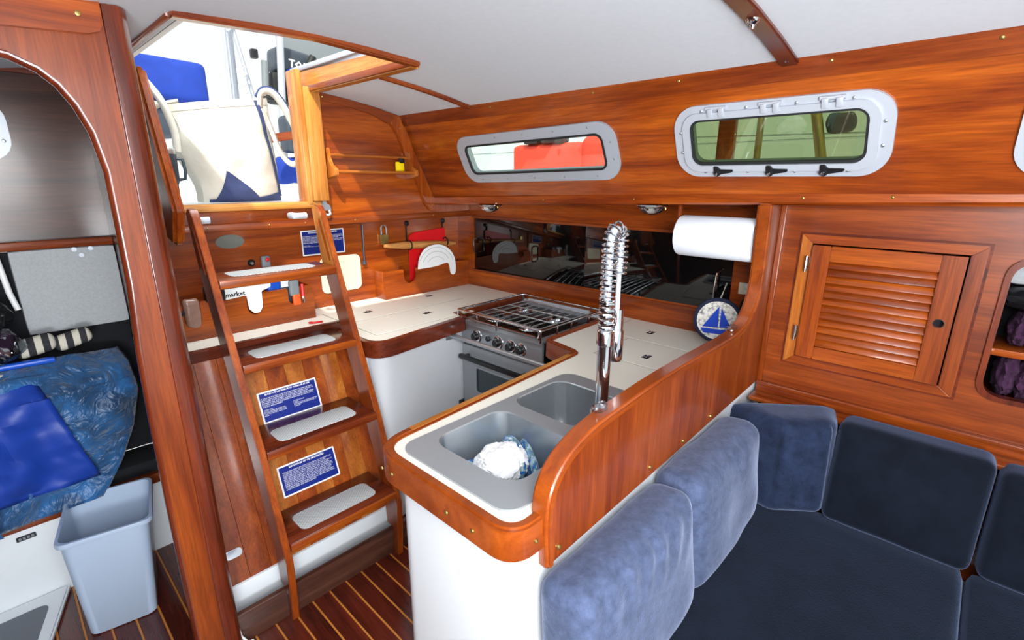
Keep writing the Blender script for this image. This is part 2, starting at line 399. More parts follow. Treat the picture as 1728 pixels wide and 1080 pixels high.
# upper moulding band of the cabin side, and lip below the windows
struct(B().plate(CO+CN*.0005, CU, CV, CN, [(-2.30, cabv(1.765)), (2.6, cabv(1.765)), (2.6, cabv(1.822)), (-2.30, cabv(1.822))], .006, bev=.002).build('trim_1', 'redY'))
b = B()
def lipz(y): return 1.476-.034*y
b.grid(lambda u, v: (0, 0, 0), 1, 1) if False else None
yy = [2.28, 1.9, 1.4, .9, .53, 0, -.6, -1.4]
prev = None
prof = [(1.738, .004), (1.738, -.026), (1.744, -.032), (1.80, -.032), (1.80, .004)]
rings = [[b.bm.verts.new((x+.02*(y/2.3), y, lipz(y)+dz)) for x, dz in prof] for y in yy]
for A, C in zip(rings, rings[1:]):
    for k in range(5): b.bm.faces.new((A[k], A[(k+1) % 5], C[(k+1) % 5], C[k]))
b.bm.faces.new(rings[0]); b.bm.faces.new(rings[-1]); bmesh.ops.recalc_face_normals(b.bm, faces=b.bm.faces[:])
struct(b.build('trim_2', 'teakY'))
lipo = bpy.data.objects['trim_2']
# soffit under the side deck
b = B(); 
for a, c in zip(yy, yy[1:]): b.quad([(1.78, a, lipz(a)-.030), (2.1, a, lipz(a)-.030), (2.1, c, lipz(c)-.030), (1.78, c, lipz(c)-.030)])
struct(b.build('trim_3', 'darkY', solid=.01))

# galley locker wall  X = 2.03 : opening behind black sliding panels
LX = 2.03
LO = V((LX, 0, 0)); NU = V((0, -1, 0)); NX = V((-1, 0, 0))
struct(B().plate(LO, NU, Z, -NX, [(-2.42, .86), (-.53, .86), (-.53, 1.46), (-2.42, 1.40)], .03, [[(-2.235, .972), (-.70, .985), (-.70, 1.283), (-2.235, 1.28)]]).build('wall_galley', 'teakY'))
b = B().box(LX+.006, LX+.026, 1.40, 2.24, .96, 1.29, .001)
d1 = struct(b.build('door_1', 'acryl'))
B().tube([(LX-.0, 2.215, 1.075), (LX-.022, 2.215, 1.08), (LX-.022, 2.215, 1.155), (LX, 2.215, 1.16)], .005, 8).build('handle', 'chrome', d1)
B().tube([(LX, 1.75, 1.07), (LX-.022, 1.75, 1.075), (LX-.022, 1.75, 1.15), (LX, 1.75, 1.155)], .005, 8).build('handle', 'chrome', d1)
d2 = struct(B().box(LX+.0015, LX+.005, .69, 1.42, .965, 1.288, .0005).build('door_2', 'acryl'))
B().tube([(LX, .755, 1.02), (LX-.03, .755, 1.035), (LX-.03, .75, 1.14), (LX-.0, .74, 1.155)], .004, 8).build('handle', 'chrome', d2)
struct(B().box(LX-.008, LX, .70, 2.24, 1.283, 1.296, .002).build('trim_4', 'redY'))
struct(B().box(LX-.008, LX, .70, 2.24, .962, .974, .002).build('trim_5', 'redY'))

# aft bulkhead : upper wall Y 2.28, lower wall Y 2.38
AY = 2.28
up = [(1.09, 1.30), (2.03, 1.30), (2.03, 1.36), (1.75, 1.37), (1.60, 1.79), (1.585, 1.83), (1.45, ceil_z(1.45)+.01), (1.3, ceil_z(1.3)+.01), (1.09, ceil_z(1.09)+.01)]
struct(B().plate((0, AY, 0), X, Z, Y, up, .10).build('wall_aft', 'teakX'))
struct(B().box(.37, LX, 2.38, 2.40, .80, 1.395, 0).build('wall_aft_lower', 'teakX'))
struct(B().box(.44, 1.09, 2.28, 2.38, 1.30, 1.375, .003).build('trim_6', 'teakX'))
t7 = struct(B().box(.44, 2.03, 2.262, 2.30, 1.292, 1.322, .004).build('trim_7', 'redX'))
# cover strip that follows the cabin side down the bulkhead and turns outboard
st = [(1.50, 1.775), (1.535, 1.80), (1.575, 1.785), (1.60, 1.74), (1.76, 1.415), (1.785, 1.395), (2.03, 1.372), (2.03, 1.325), (1.80, 1.318), (1.735, 1.335), (1.70, 1.375), (1.545, 1.72)]
o = struct(B().plate((0, AY-.001, 0), X, Z, -Y, round_poly(st, [.01, 0, 0, 0, .02, .02, 0, 0, .05, .05, .05, 0]), .014, bev=.004).build('trim_8', 'teakZ'))
# arched strip below the ceiling on the bulkhead
tp = [(x, ceil_z(x)-.001) for x in (1.09, 1.2, 1.3, 1.4, 1.47, 1.535)]
bt = [(1.50, 1.765), (1.42, 1.80), (1.32, 1.822), (1.2, 1.836), (1.09, 1.84)]
tp[-1] = (1.54, 1.80)
struct(B().plate((0, AY-.001, 0), X, Z, -Y, tp+bt, .012, bev=.003).build('trim_9', 'redX'))
# companionway sill and jambs
struct(B().box(.42, 1.10, 2.245, 2.33, 1.372, 1.402, .006).build('trim_10', 'goldX'))
struct(B().box(1.06, 1.135, 2.235, 2.30, 1.402, 1.885, .006).build('trim_11', 'goldZ'))
struct(B().box(1.035, 1.06, 2.24, 2.34, 1.39, 1.95, .006).build('trim_12', 'goldZ'))
# hatch coaming: side (port), lit face, metal track; front beam; starboard track
struct(B().plate((1.09, 0, 0), Y, Z, X, [(1.50, 1.862), (2.33, 1.862), (2.33, 1.955), (1.50, 1.93)], .04, bev=.004).build('trim_13', 'goldY'))
struct(B().box(1.085, 1.13, 1.50, 2.4, 1.955, 1.975, .003).build('trim_14', 'alul'))
struct(B().plate((0, 1.475, 0), X, Z, Y, [(.40, ceil_z(.40)-.012), (.76, ceil_z(.76)-.012), (1.115, ceil_z(1.1)-.016), (1.115, ceil_z(1.1)+.03), (.76, 1.93), (.40, 1.92)], .035, bev=.004).build('trim_15', 'redX'))
struct(B().box(1.085, 1.115, 1.49, 2.26, ceil_z(1.1)-.014, ceil_z(1.1)+.01, .003).build('trim_16', 'redY'))
b = B(); b.box(.395, .41, 1.50, 2.4, ceil_z(.4)-.008, 1.93, .002).build('trim_17', 'redY'); struct(bpy.data.objects['trim_17'])
struct(B().box(.41, .45, 1.50, 2.4, 1.895, 1.915, .002).build('trim_18', 'alul'))
struct(B().box(.45, .458, 1.50, 2.4, 1.90, 1.93, .001).build('trim_19', 'rubber'))
struct(B().box(.458, .48, 1.50, 2.4, 1.905, 1.95, .002).build('trim_20', 'white'))
# ceiling strip aft of the hatch corner and the screwed ceiling batten
def arc_strip(name, x0, x1, y, w, th, mat, mold=.004):
    b = B(); n = 8; top = [(x0+(x1-x0)*i/n, ceil_z(x0+(x1-x0)*i/n)-.0005) for i in range(n+1)]
    return b.plate((0, y-w/2, 0), X, Z, Y, top+[(x, z-th) for x, z in reversed(top)], w, bev=mold).build(name, mat)
struct(arc_strip('trim_21', 1.13, 1.575, 1.75, .028, .014, 'redX'))
o = struct(arc_strip('trim_22', .2, 1.59, .465, .046, .014, 'darkX'))
for x in (1.55,): B().lathe((x, .465, ceil_z(x)-.0145), (0, 0, -1), [(0, .003), (.004, .0025), (.006, 0)], 10).build('screw', 'chrome', o)
cx = 1.275
q = B().lathe((cx, .465, ceil_z(cx)-.014), (0, 0, -1), [(0, .02), (.004, .02), (.006, .012), (.014, .006), (.016, 0)], 16).build('snap_stud', 'chrome', o)

# side wall between companionway and quarter cabin + arched bulkhead
struct(B().plate((0, 0, 0), X, Y, Z, [(.258, 1.513), (.300, 1.513), (.370, 1.83), (.370, 2.46), (.335, 2.46), (.335, 1.84)], 1.88).build('wall_divider', 'brownX'))
struct(B().box(1.885, 1.90, -2.6, .50, 0, .80, 0).build('wall_hull', 'teakY'))
struct(B().box(2.12, 2.14, -2.6, 2.6, 0, 1.52, 0).build('wall_hull_outer', 'darkY'))
struct(B().box(.36, 2.12, 2.42, 2.44, 0, .9, 0).build('wall_aft_low', 'darkX'))
arch = [(.203, -.05), (.205, .6), (.208, .9), (.212, 1.08), (.222, 1.25), (.2235, 1.40), (.224, 1.515), (.212, 1.60), (.193, 1.655), (.17, 1.695), (.142, 1.722), (.10, 1.742), (.04, 1.75), (-.10, 1.752), (-.30, 1.74), (-.55, 1.70)]
out = arch+[(-.75, 1.70), (-.75, ceil_z(-.75))]+[(x, ceil_z(x)-.001) for x in (-.5, -.25, 0, .15)]+[(.275, ceil_z(.275)-.001), (.272, -.05)]
BY = 1.48
wa = struct(B().plate((0, BY, 0), X, Z, Y, out, .035, bev=.003).build('wall_arch', 'redZ'))
b = B(); b.tube([(x+.004, BY+.014, z) for x, z in arch], .013, 10).build('arch_moulding', 'darkZ', wa)
b = B(); lp = round_poly([(.268, BY-.006), (.302, BY-.006), (.318, BY+.02), (.316, BY+.05), (.268, BY+.05)], [.003, .02, .015, 0, 0])
b.plate((0, 0, -.02), X, Y, Z, lp, ceil_z(.3)+.016, bev=.0); b.build('corner_post', 'darkZ', wa)
hd = round_poly([(-.75, 1.73), (-.3, 1.775), (0, 1.79), (.262, 1.80), (.283, 1.812), (.282, 1.862), (-.0, 1.852), (-.75, 1.80)], [0, 0, 0, .01, .015, 0, 0, 0])
hd = [(-.75, 1.70), (-.3, 1.757), (-.05, 1.782), (.10, 1.79), (.235, 1.80), (.255, 1.807), (.262, 1.82), (.262, 1.862), (.0, ceil_z(0)-.002), (-.3, ceil_z(-.3)-.002), (-.75, ceil_z(-.75)-.002)]
hb = B().plate((0, BY-.002, 0), X, Z, -Y, hd, .014, bev=.003).build('header_board', 'teakX', wa)
B().lathe((.225, BY-.016, 1.832), (0, -1, 0), [(.006, 0), (.005, .003), (0, .004)], 10).build('screw', 'brass', hb)

# quarter cabin
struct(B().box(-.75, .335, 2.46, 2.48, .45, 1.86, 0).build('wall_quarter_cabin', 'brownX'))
struct(B().box(-.75, .335, 2.42, 2.46, 1.257, 1.287, .004).build('trim_23', 'redX'))
struct(B().box(-.75, .335, 2.44, 2.461, 1.838, 1.90, .002).build('trim_24', 'darkX'))
struct(B().box(-.78, -.75, -2.6, 2.6, 0, 1.86, 0).build('wall_starboard', 'brownX'))
w = ebase('window_4', (.0, 2.455, 1.55))
B().plate((0, 2.46, 0), X, Z, -Y, rr(-.145, 1.655, .54, .20, .07), .016, [rr(-.145, 1.655, .44, .12, .05)], bev=0).build('window_frame', 'alul', w)
B().plate((0, 2.458, 0), X, Z, -Y, rr(-.145, 1.655, .45, .13, .05), .004).build('pane', 'ovenglass', w)
bl = None
for (x, z) in ((.10, 1.70), (.107, 1.62), (.05, 1.735), (.05, 1.572), (-.08, 1.737), (-.08, 1.57)):
    bl = B().lathe((x, 2.444, z), (0, -1, 0), [(.006, 0), (.005, .003), (0, .004)], 10).build('bolt', 'steel', w, at=(x, 2.444, z)) if bl is None else piece(bl, (x, 2.444, z))
# louvre wall of the saloon  X=1.87
SX = 1.87; SO = V((SX, 0, 0))
hole1 = [(-.428, .893), (.016, .893), (.016, 1.325), (-.428, 1.325)]
ov = round_poly([(.076, .915), (.55, .915), (.55, 1.295), (.076, 1.295)], .05, 6)
struct(B().plate(SO, NU, Z, X, [(-.509, .78), (2.2, .78), (2.2, 1.50), (-.509, 1.44)], .02, [hole1, ov]).build('wall_saloon', 'redY'))
struct(B().box(SX-.010, SX, .492, .510, .79, 1.425, .003).build('trim_25', 'redZ'))
struct(B().plate(SO, NU, Z, NX, [(-.495, 1.413), (2.2, 1.455), (2.2, 1.49), (-.495, 1.43)], .008, bev=.002).build('trim_26', 'redY'))
struct(B().box(SX-.016, SX, -2.2, .509, .775, .792, .004).build('trim_27', 'redY'))
t28 = struct(B().box(1.79, 1.872, -2.2, .509, .735, .752, .005).build('trim_28', 'teakY'))
struct(B().box(SX-.004, SX, -2.2, .509, .74, .79, .002).build('trim_29', 'teakY'))

# louvred door
dr = ebase('door_3', (SX, .2, .9))
fo = [(-.434, .886), (.022, .886), (.022, 1.331), (-.434, 1.331)]; fi = [(-.400, .915), (-.012, .915), (-.012, 1.303), (-.400, 1.303)]
for nm, poly, mt in (('frame_rail', [fo[0], fo[1], fi[1], fi[0]], 'teakY'), ('frame_stile', [fo[1], fo[2], fi[2], fi[1]], 'redZ'), ('frame_rail', [fo[2], fo[3], fi[3], fi[2]], 'teakY'), ('frame_stile', [fo[3], fo[0], fi[0], fi[3]], 'amberZ')):
    B().plate(SO, NU, Z, NX, poly, .010, bev=.002).build(nm, mt, dr)
B().plate(SO, NU, Z, NX, [(-.441, .879), (.029, .879), (.029, 1.338), (-.441, 1.338)], .003, [fo], bev=0).build('bead', 'darkY', dr)
di = [(-.343, .963), (-.070, .963), (-.070, 1.250), (-.343, 1.250)]; do = [(-.396, .919), (-.016, .919), (-.016, 1.299), (-.396, 1.299)]
DO = SO+NX*.006
B().plate(DO, NU, Z, NX, [(-.396, .919), (-.343, .919), (-.343, 1.299), (-.396, 1.299)], .020, bev=.003).build('stile', 'teakZ', dr)
cut = [(-.045+.013*math.cos(a*PI/10), 1.104+.011*math.sin(a*PI/10)) for a in range(20)]
B().plate(DO, NU, Z, NX, [(-.070, .919), (-.016, .919), (-.016, 1.299), (-.070, 1.299)], .020, [cut]).build('stile', 'redZ', dr)
B().plate(DO, NU, Z, NX, [(-.343, .919), (-.070, .919), (-.070, .963), (-.343, .963)], .0195, bev=.002).build('rail', 'teakY', dr)
B().plate(DO, NU, Z, NX, [(-.343, 1.250), (-.070, 1.250), (-.070, 1.299), (-.343, 1.299)], .0195, bev=.002).build('rail', 'teakY', dr)
B().plate(DO-NX*.0, NU, Z, NX, [(-.39, .925), (-.02, .925), (-.02, 1.29), (-.39, 1.29)], .001).build('backing', 'blackcl_shade', dr)
sl = None
for i in range(12):
    z = .963+i*.02392
    at = (SX, .2065, z)
    if sl is None:
        b = B(); b.plate((SX, .343, z), NX, Z, -Y, [(.008, .002), (.0225, .0015), (.0235, .004), (.012, .0245), (.008, .0245)], .273, bev=.0006, seg=1)
        sl = b.build('slat', 'teakY', dr, at=at); sl2 = None
    else:
        s_ = piece(sl, at)
        if i % 3 == 1:
            s_.data = s_.data.copy(); s_.data.materials[0] = M['redY']
b = B(); b.lathe((SX-.0262, .045, 1.104), (-1, 0, 0), [(.0135, -.008), (.0135, .001), (.0115, .001), (.0115, -.008)], 24).build('finger_ring', 'blackp', dr)
for z in (1.237, 1.0):
    h = B().box(SX-.024, SX-.010, .402, .413, z-.024, z+.024, .005, 3).build('hinge', 'chrome', dr)
    B().tube([(SX-.027, .4075, z-.026), (SX-.027, .4075, z+.026)], .004, 10).build('hinge_pin', 'chrome', h)
# oval opening to the right: rim, shelf, contents
w = ebase('trim_30', (SX, -.3, .9))
ov_o = round_poly([(.064, .903), (.56, .903), (.56, 1.307), (.064, 1.307)], .06, 8); ov_i = round_poly([(.078, .917), (.548, .917), (.548, 1.293), (.078, 1.293)], .05, 8)
B().plate(SO-NX*.02, NU, Z, NX, ov_o, .030, [ov_i]).build('rim', 'darkZ', w)
B().box(SX+.012, SX+.2, -.56, -.04, 1.03, 1.05, .002).build('shelf', 'teakY', w)
B().box(SX+.2, SX+.22, -.6, .05, .88, 1.36, 0).build('back_panel', 'blackcl_shade', w)  # black puts the shade inside the locker into the panel colour
B().box(SX+.02, SX+.2, -.6, -.04, .88, .90, 0).build('bottom', 'darkY', w)
def lump(seed, amp=.12, sc=1.6):
    return lambda p: 1+amp*ns(p, sc, seed)+amp*.5*ns(p, sc*2.6, seed+4)
towels = []
for i, (y, z, h) in enumerate(((-.125, .965, .062), (-.165, .965, .06), (-.21, .965, .058), (-.13, 1.10, .045), (-.18, 1.105, .05))):
    b = B().blob((SX+.10, y, z), (.085, .030, h*1.08), lump(i, .22, 2.6), 4)
    tag(b.build('rolled_towel', 'purple'), ['dark purple rolled towel nearest the rim, under the small oval-locker shelf', 'dark purple rolled towel under the oval-locker shelf, second from the rim', 'dark purple rolled towel under the oval-locker shelf, furthest from the rim', 'dark purple bundle on the oval-locker shelf, nearest the rim', 'dark purple bundle on the oval-locker shelf, at the frame edge'][i], 'towel', 'purple textiles in the oval locker')
tag(B().blob((SX+.08, -.15, 1.19), (.06, .09, .034), lump(9, .2, 2), 3).build('black_pouch', 'blackp'), 'black shiny pouch lying on the purple bundles in the oval locker opening', 'pouch')
tag(B().rbox((SX+.13, -.20, 1.262), Y, Z, X, .14, .042, .05, .02, 8, 6, 4).build('grey_blanket', 'fabric'), 'mottled grey folded blanket at the top of the oval locker opening', 'blanket')

# ============================================================ WINDOWS of the cabin side
def screw_at(parent, pts, n, r=.0055, mat='steel'):
    src = None; n = V(n)
    for p in pts:
        p = V(p)
        if src is None: src = B().lathe(p, n, [(r, 0), (r*.85, r*.5), (r*.4, r*.8), (0, r*.85)], 10).build('bolt', mat, parent, at=p)
        else: piece(src, p)
def portlight(name, cx, cz, w, h, ang, glassmat, opening):
    e = ebase(name, CO+CU*cx+CV*cz)
    u = (CU*math.cos(ang)+CV*math.sin(ang)).normalized(); v = (CV*math.cos(ang)-CU*math.sin(ang)).normalized(); O = CO+CU*cx+CV*cz
    gw, gh = w-.115, h-.088
    B().plate(O+CN*.0005, u, v, CN, rr(0, 0, w, h, .075, 8), .010, [rr(0, 0, gw+.004, gh+.004, .032, 6)]).build('frame', 'alu' if not opening else 'alul', e)
    B().plate(O-CN*.028, u, v, CN, rr(0, 0, gw+.03, gh+.03, .04, 6), .030, [rr(0, 0, gw+.002, gh+.002, .032, 6)]).build('spigot', 'alu', e)
    B().plate(O+CN*.004, u, v, CN, rr(0, 0, gw+.006, gh+.006, .034, 6), .010, [rr(0, 0, gw-.010, gh-.010, .026, 6)]).build('gasket', 'rubber', e)
    B().plate(O-CN*.004, u, v, CN, rr(0, 0, gw+.004, gh+.004, .03, 6), .005).build('pane', glassmat, e)
    at = lambda x, y, k=.010: O+u*x+v*y+CN*k
    if opening:
        B().plate(O+CN*.010, u, v, CN, rr(0, 0, gw+.052, gh+.046, .05, 8), .010, [rr(0, 0, gw+.006, gh+.006, .034, 6)]).build('sash', 'alul', e)
        for x in (-.155, 0, .155):
            hg = B()
            for dx in (-.024, .010): hg.obox(at(x+dx, gh/2+.010, .016), u, v, CN, .016, .026, .010, .002)
            hg = hg.build('hinge', 'alul', e)
            B().tube([at(x-.03, gh/2+.034, .016), at(x+.03, gh/2+.034, .016)], .0055, 10).build('hinge_pin', 'alul', hg)
        for x in (-.16, .0, .145):
            lt = B(); lt.lathe(at(x, -gh/2-.026, .010), CN, [(.012, 0), (.012, .014), (.009, .018), (0, .018)], 14)
            lt.plate(at(x, -gh/2-.026, .016), u, v, CN, [(-.010, -.008), (.05, .002), (.052, .010), (.01, .012), (.004, .022), (-.010, .022)], .010, bev=.002)
            lt = lt.build('latch', 'blackp', e)
            B().lathe(at(x-.001, -gh/2-.028, .026), CN, [(.005, 0), (.005, .004), (0, .005)], 10).build('latch_pin', 'chrome', lt)
    pts = [(-w/2+.028+(w-.056)*(i+.5)/(5 if not opening else 4)*1.0, s*(h/2-.017)) for i in range(5 if not opening else 4) for s in (-1, 1)]
    pts += [(s*(w/2-.022), y) for s in (-1, 1) for y in (-.03, .035)]
    screw_at(e, [at(x, y) for x, y in pts], CN, .0045 if not opening else .0055)
    return e
portlight('window_1', -1.48, cabv(1.600), .885, .225, .022, 'glassclear', False)
portlight('window_2', -.512, cabv(1.622), .595, .232, 0, 'glassgreen', True)
portlight('window_3', .305, cabv(1.615), .58, .232, 0, 'glassgreen', True)
screw_at(lipo, [(1.738, y, lipz(y)-.012) for y in (1.9, 1.45, 1.0, .42, .2, -.1)], (-1, 0, 0), .004, 'brass')
tr1 = bpy.data.objects['trim_1']
screw_at(tr1, [CO+CU*(-y)+CV*cabv(1.80)+CN*.007 for y in (1.62, 1.1, .78, .367, .05)], CN, .005, 'brass')
o9 = bpy.data.objects['trim_8']
screw_at(o9, [(1.565, AY-.0155, 1.75), (1.665, AY-.0155, 1.53), (1.75, AY-.0155, 1.365)], -Y, .004, 'brass')
screw_at(bpy.data.objects['trim_9'], [(1.16, AY-.0135, 1.855)], -Y, .005, 'brass')
screw_at(t7, [(x, 2.262, 1.308) for x in (.62, .86, 1.02, 1.27, 1.75)], -Y, .004, 'brass')

# dome lamps under the lip
def dome(y, label):
    zt = lipz(y)-.034; x = 1.775
    t = thing('dome_lamp', label, 'lamp', (x, y, zt-.03), 'chrome dome lamps under the side deck')
    b = B().lathe((x, y, zt), (0, 0, -1), [(0, 0), (.058, 0), (.060, .004), (.054, .010), (.046, .012)], 32).build('flange', 'chrome', t)
    B().lathe((x, y, zt-.010), (0, 0, -1), [(.047, 0), (.043, .012), (.030, .022), (.014, .027), (0, .028)], 32).build('reflector_dome', 'chrome', t)
    B().lathe((x+.0, y-.056, zt-.008), (0, 0, -1), [(.004, 0), (.004, .008), (0, .009)], 10).build('switch', 'brass', t)
dome(1.83, 'small chrome dome lamp under the trim below the window with the red fuel can')
dome(.94, 'chrome dome lamp under the trim above the tall spring faucet')

# ============================================================ GALLEY
def offs(path, d):
    out = []; n = len(path)
    for i, p in enumerate(path):
        a = V(path[max(i-1, 0)]); b = V(path[min(i+1, n-1)]); t = (b-a).normalized(); out.append((p[0]+t.y*d, p[1]-t.x*d))
    return out
def opath(pts, rads): 
    L = round_poly(pts, rads, 7)
    return L
CZ = .87
# peninsula + side worktop
fpath = opath([(.645, .537), (.572, .537), (.572, .965), (1.462, 1.02), (1.50, 1.195), (2.03, 1.205)], [0, .085, .07, .045, .02, 0])
sinkB = [((.790, .765), .25, .28), ((1.082, .793), .235, .25)]
wk = thing('peninsula_worktop', 'cream laminate worktop with the double sink, ending beside the blue sofa', 'countertop', (1.2, .8, .80))
B().plate((0, 0, CZ-.02), X, Y, Z, fpath+[(2.03, .537)], .02, [rr(c[0], c[1], w+.02, h+.02, .05) for c, w, h in sinkB]).build('surface', 'laminate', wk)
fo_ = offs(fpath, -.026)
half = 20
B().plate((0, 0, .80), X, Y, Z, fpath+fo_[::-1], .079, bev=.006).build('fiddle', 'cap', wk)
i0 = 13; seg = fpath[i0:i0+6]; so = offs(fpath, -.0262)[i0:i0+6]
B().plate((0, 0, .8785), X, Y, Z, [(.66, .9725), (1.40, 1.018), (1.40, 1.036), (.66, .991)], .0012).build('pale_fiddle_top', 'goldX', wk)
fs_ = [(.545, .62), (.545, .72), (.545, .86)]
screw_at(wk, [(.5455, .62, .835), (.5455, .70, .835), (.5455, .90, .835), (.5455, .94, .835)], -X, .005, 'brass')
screw_at(wk, [(.61, .5105, .835)], -Y, .005, 'brass')
def lid(parent, x0, x1, y0, y1):
    B().box(x0-.003, x1+.003, y0-.003, y1+.003, CZ-.001, CZ+.0004, 0).build('lid_seam', 'lamseam', parent)
    return B().box(x0, x1, y0, y1, CZ-.001, CZ+.0016, .001, 1).build('lid', 'laminate', parent)
l1 = lid(wk, 1.50, 1.745, .60, .985); l2 = lid(wk, 1.76, 1.995, .60, 1.12)
def ringpull(parent, x, y):
    o = B().box(x-.020, x+.020, y-.013, y+.013, CZ+.0012, CZ+.003, .001).build('ring_pull', 'blackp', parent)
    B().tube([(x+.012*math.cos(a*PI/8), y+.008*math.sin(a*PI/8), CZ+.0045) for a in range(16)], .0018, 6, closed=True).build('ring', 'chrome', o)
ringpull(l1, 1.594, .819); ringpull(l2, 1.88, .956); ringpull(l2, 1.872, .715)
# peninsula cabinet (hollow shell)
pc = opath([(1.47, .520), (.590, .520), (.590, .955), (1.452, 1.0), (1.49, 1.17), (2.0, 1.18)], [0, .07, .06, .03, .02, 0])
shell = pc+[(2.02, .52)]
inner = [(1.9, .56), (.64, .56), (.64, .91), (1.5, .96), (1.53, 1.14), (1.9, 1.14)]
tag(B().plate((0, 0, 0), X, Y, Z, shell, .80, [inner]).build('peninsula_cabinet', 'gel'), 'white smooth peninsula cabinet with rounded corners under the double sink', 'cabinet')
# aft worktop
ap = opath([(.985, 1.935), (.985, 1.668), (1.49, 1.738), (1.50, 1.815), (2.03, 1.825)], [0, .07, .02, .01, 0])
aw = thing('aft_worktop', 'cream laminate worktop between the companionway steps and the stove', 'countertop', (1.4, 2.0, .80))
B().plate((0, 0, CZ-.02), X, Y, Z, [(.38, 1.935)]+ap+[(2.03, 2.38), (.38, 2.38)], .02).build('surface', 'laminate', aw)
B().plate((0, 0, .808), X, Y, Z, ap+offs(ap, .026)[::-1], .067, bev=.006).build('fiddle', 'darkX', aw)
B().plate((0, 0, .835), X, Y, Z, [(.372, 1.915), (.99, 1.915), (.99, 1.94), (.372, 1.94)], .085, bev=.005).build('ledge_fiddle', 'darkX', aw)
l3 = lid(aw, 1.05, 1.60, 1.77, 2.00); l4 = lid(aw, 1.05, 1.74, 2.02, 2.25)
ringpull(l3, 1.412, 1.902); ringpull(l4, 1.223, 2.129); ringpull(l4, 1.646, 2.193)
tag(B().plate((0, 0, 0), X, Y, Z, opath([(1.0, 2.2), (1.0, 1.698), (1.475, 1.762), (2.0, 1.775), (2.0, 2.2)], [0, .07, .01, 0, 0]), .81).build('icebox_cabinet', 'gel'), 'white smooth icebox cabinet beside the companionway steps, below the aft worktop', 'cabinet')
struct(B().box(2.0, 2.02, 1.18, 1.80, 0, .86, 0).build('wall_stove_alcove', 'gel'))
# sink
sk = thing('double_sink', 'stainless steel double-bowl sink set in the peninsula worktop', 'sink', (.93, .75, .70))
B().plate((0, 0, CZ+.0005), X, Y, Z, rr(.928, .750, .675, .375, .045, 8), .0045, [rr(c[0], c[1], w, h, .05, 8) for c, w, h in sinkB]).build('rim', 'brush', sk)
for c, w, h in sinkB:
    b = B(); rings = []
    for z, ins, r in ((CZ+.005, 0, .05), (CZ+.002, .003, .05), (.78, .008, .048), (.738, .014, .045), (.725, .022, .04), (.719, .038, .035)):
        rings.append([b.bm.verts.new((x, y, z)) for x, y in rr(c[0], c[1], w-2*ins, h-2*ins, r, 8)])
    for A, Q in zip(rings, rings[1:]):
        n = len(A)
        for k in range(n): b.bm.faces.new((A[k], A[(k+1) % n], Q[(k+1) % n], Q[k]))
    b.bm.faces.new(rings[-1]); bmesh.ops.recalc_face_normals(b.bm, faces=b.bm.faces[:]); 
    bw = b.build('bowl', 'steel', sk)
    B().lathe((c[0], c[1], .7195), Z, [(.035, 0), (.033, .002), (.02, .0015), (0, .0005)], 24).build('drain', 'chrome', bw)
# divider board
bp_ = [(.636, .751), (.627, .884), (.642, .941), (.686, .985), (.753, 1.010), (.827, 1.022), (1.121, 1.039), (1.50, 1.034), (1.60, 1.040), (1.687, 1.072), (1.735, 1.147), (1.738, 1.22), (1.731, 1.30), (1.722, 1.43), (1.867, 1.43), (1.867, .785)]
bd = thing('divider_board', 'tall varnished wooden board with a curved top between galley and sofa', 'partition', (1.2, .52, .75))

edge = bp_[:14]; ins = offs(edge, .018)
# smooth the edge by resampling
def smooth(path, it=2):
    for _ in range(it):
        q = [path[0]]
        for a, c in zip(path, path[1:]): q += [(a[0]*.75+c[0]*.25, a[1]*.75+c[1]*.25), (a[0]*.25+c[0]*.75, a[1]*.25+c[1]*.75)]
        q.append(path[-1]); path = q
    return path
e2 = smooth(edge); i2 = offs(e2, .024)
B().plate((0, .535, 0), X, Z, -Y, offs(e2, .010)+bp_[14:], .025).build('panel', 'redZ', bd)
B().plate((0, .545, 0), X, Z, -Y, e2+i2[::-1], .046, bev=.007, seg=3).build('cap_rail', 'cap', bd)
screw_at(bd, [(.681, .5095, .779), (1.059, .5095, .790), (1.441, .5095, .795), (1.25, .5095, .787)], -Y, .006, 'brass')
# faucet
FX, FY = .955, .60
fc = thing('spring_faucet', 'tall chrome faucet with a coiled spring neck rising between the sink bowls and the board', 'faucet', (FX, FY, CZ))
B().lathe((FX, FY, CZ+.004), Z, [(0, 0), (.030, 0), (.030, .006), (.027, .012), (.026, .085), (.022, .092), (.0, .092)], 32).build('base', 'chrome', fc)
B().lathe((FX, FY, CZ+.09), Z, [(0, 0), (.0165, 0), (.0165, .165), (.020, .167), (.020, .200), (.017, .204), (0, .204)], 28).build('body', 'chrome', fc)
lv = B().tube([(FX+.02, FY, .945), (FX+.05, FY-.004, .95)], .011, 14).build('lever_hub', 'chrome', fc)
B().tube([(FX+.05, FY-.004, .95), (FX+.085, FY-.01, .965)], .005, 10).build('lever', 'chrome', lv)
cpts = []
for k in range(60):
    f = k/59
    if f < .70: t_ = f/.70; p = V((FX, FY, 1.160+t_*.20))
    else:
        a = (f-.70)/.30*PI*1.0; p = V((FX+.022-.022*math.cos(a), FY+.0, 1.360+.034*math.sin(a))) 
    cpts.append(p)
cpts += [V((FX+.044, FY, 1.360-.070*k/8)) for k in range(1, 9)]
B().tube(cpts, .0085, 10).build('hose', 'alul', fc)
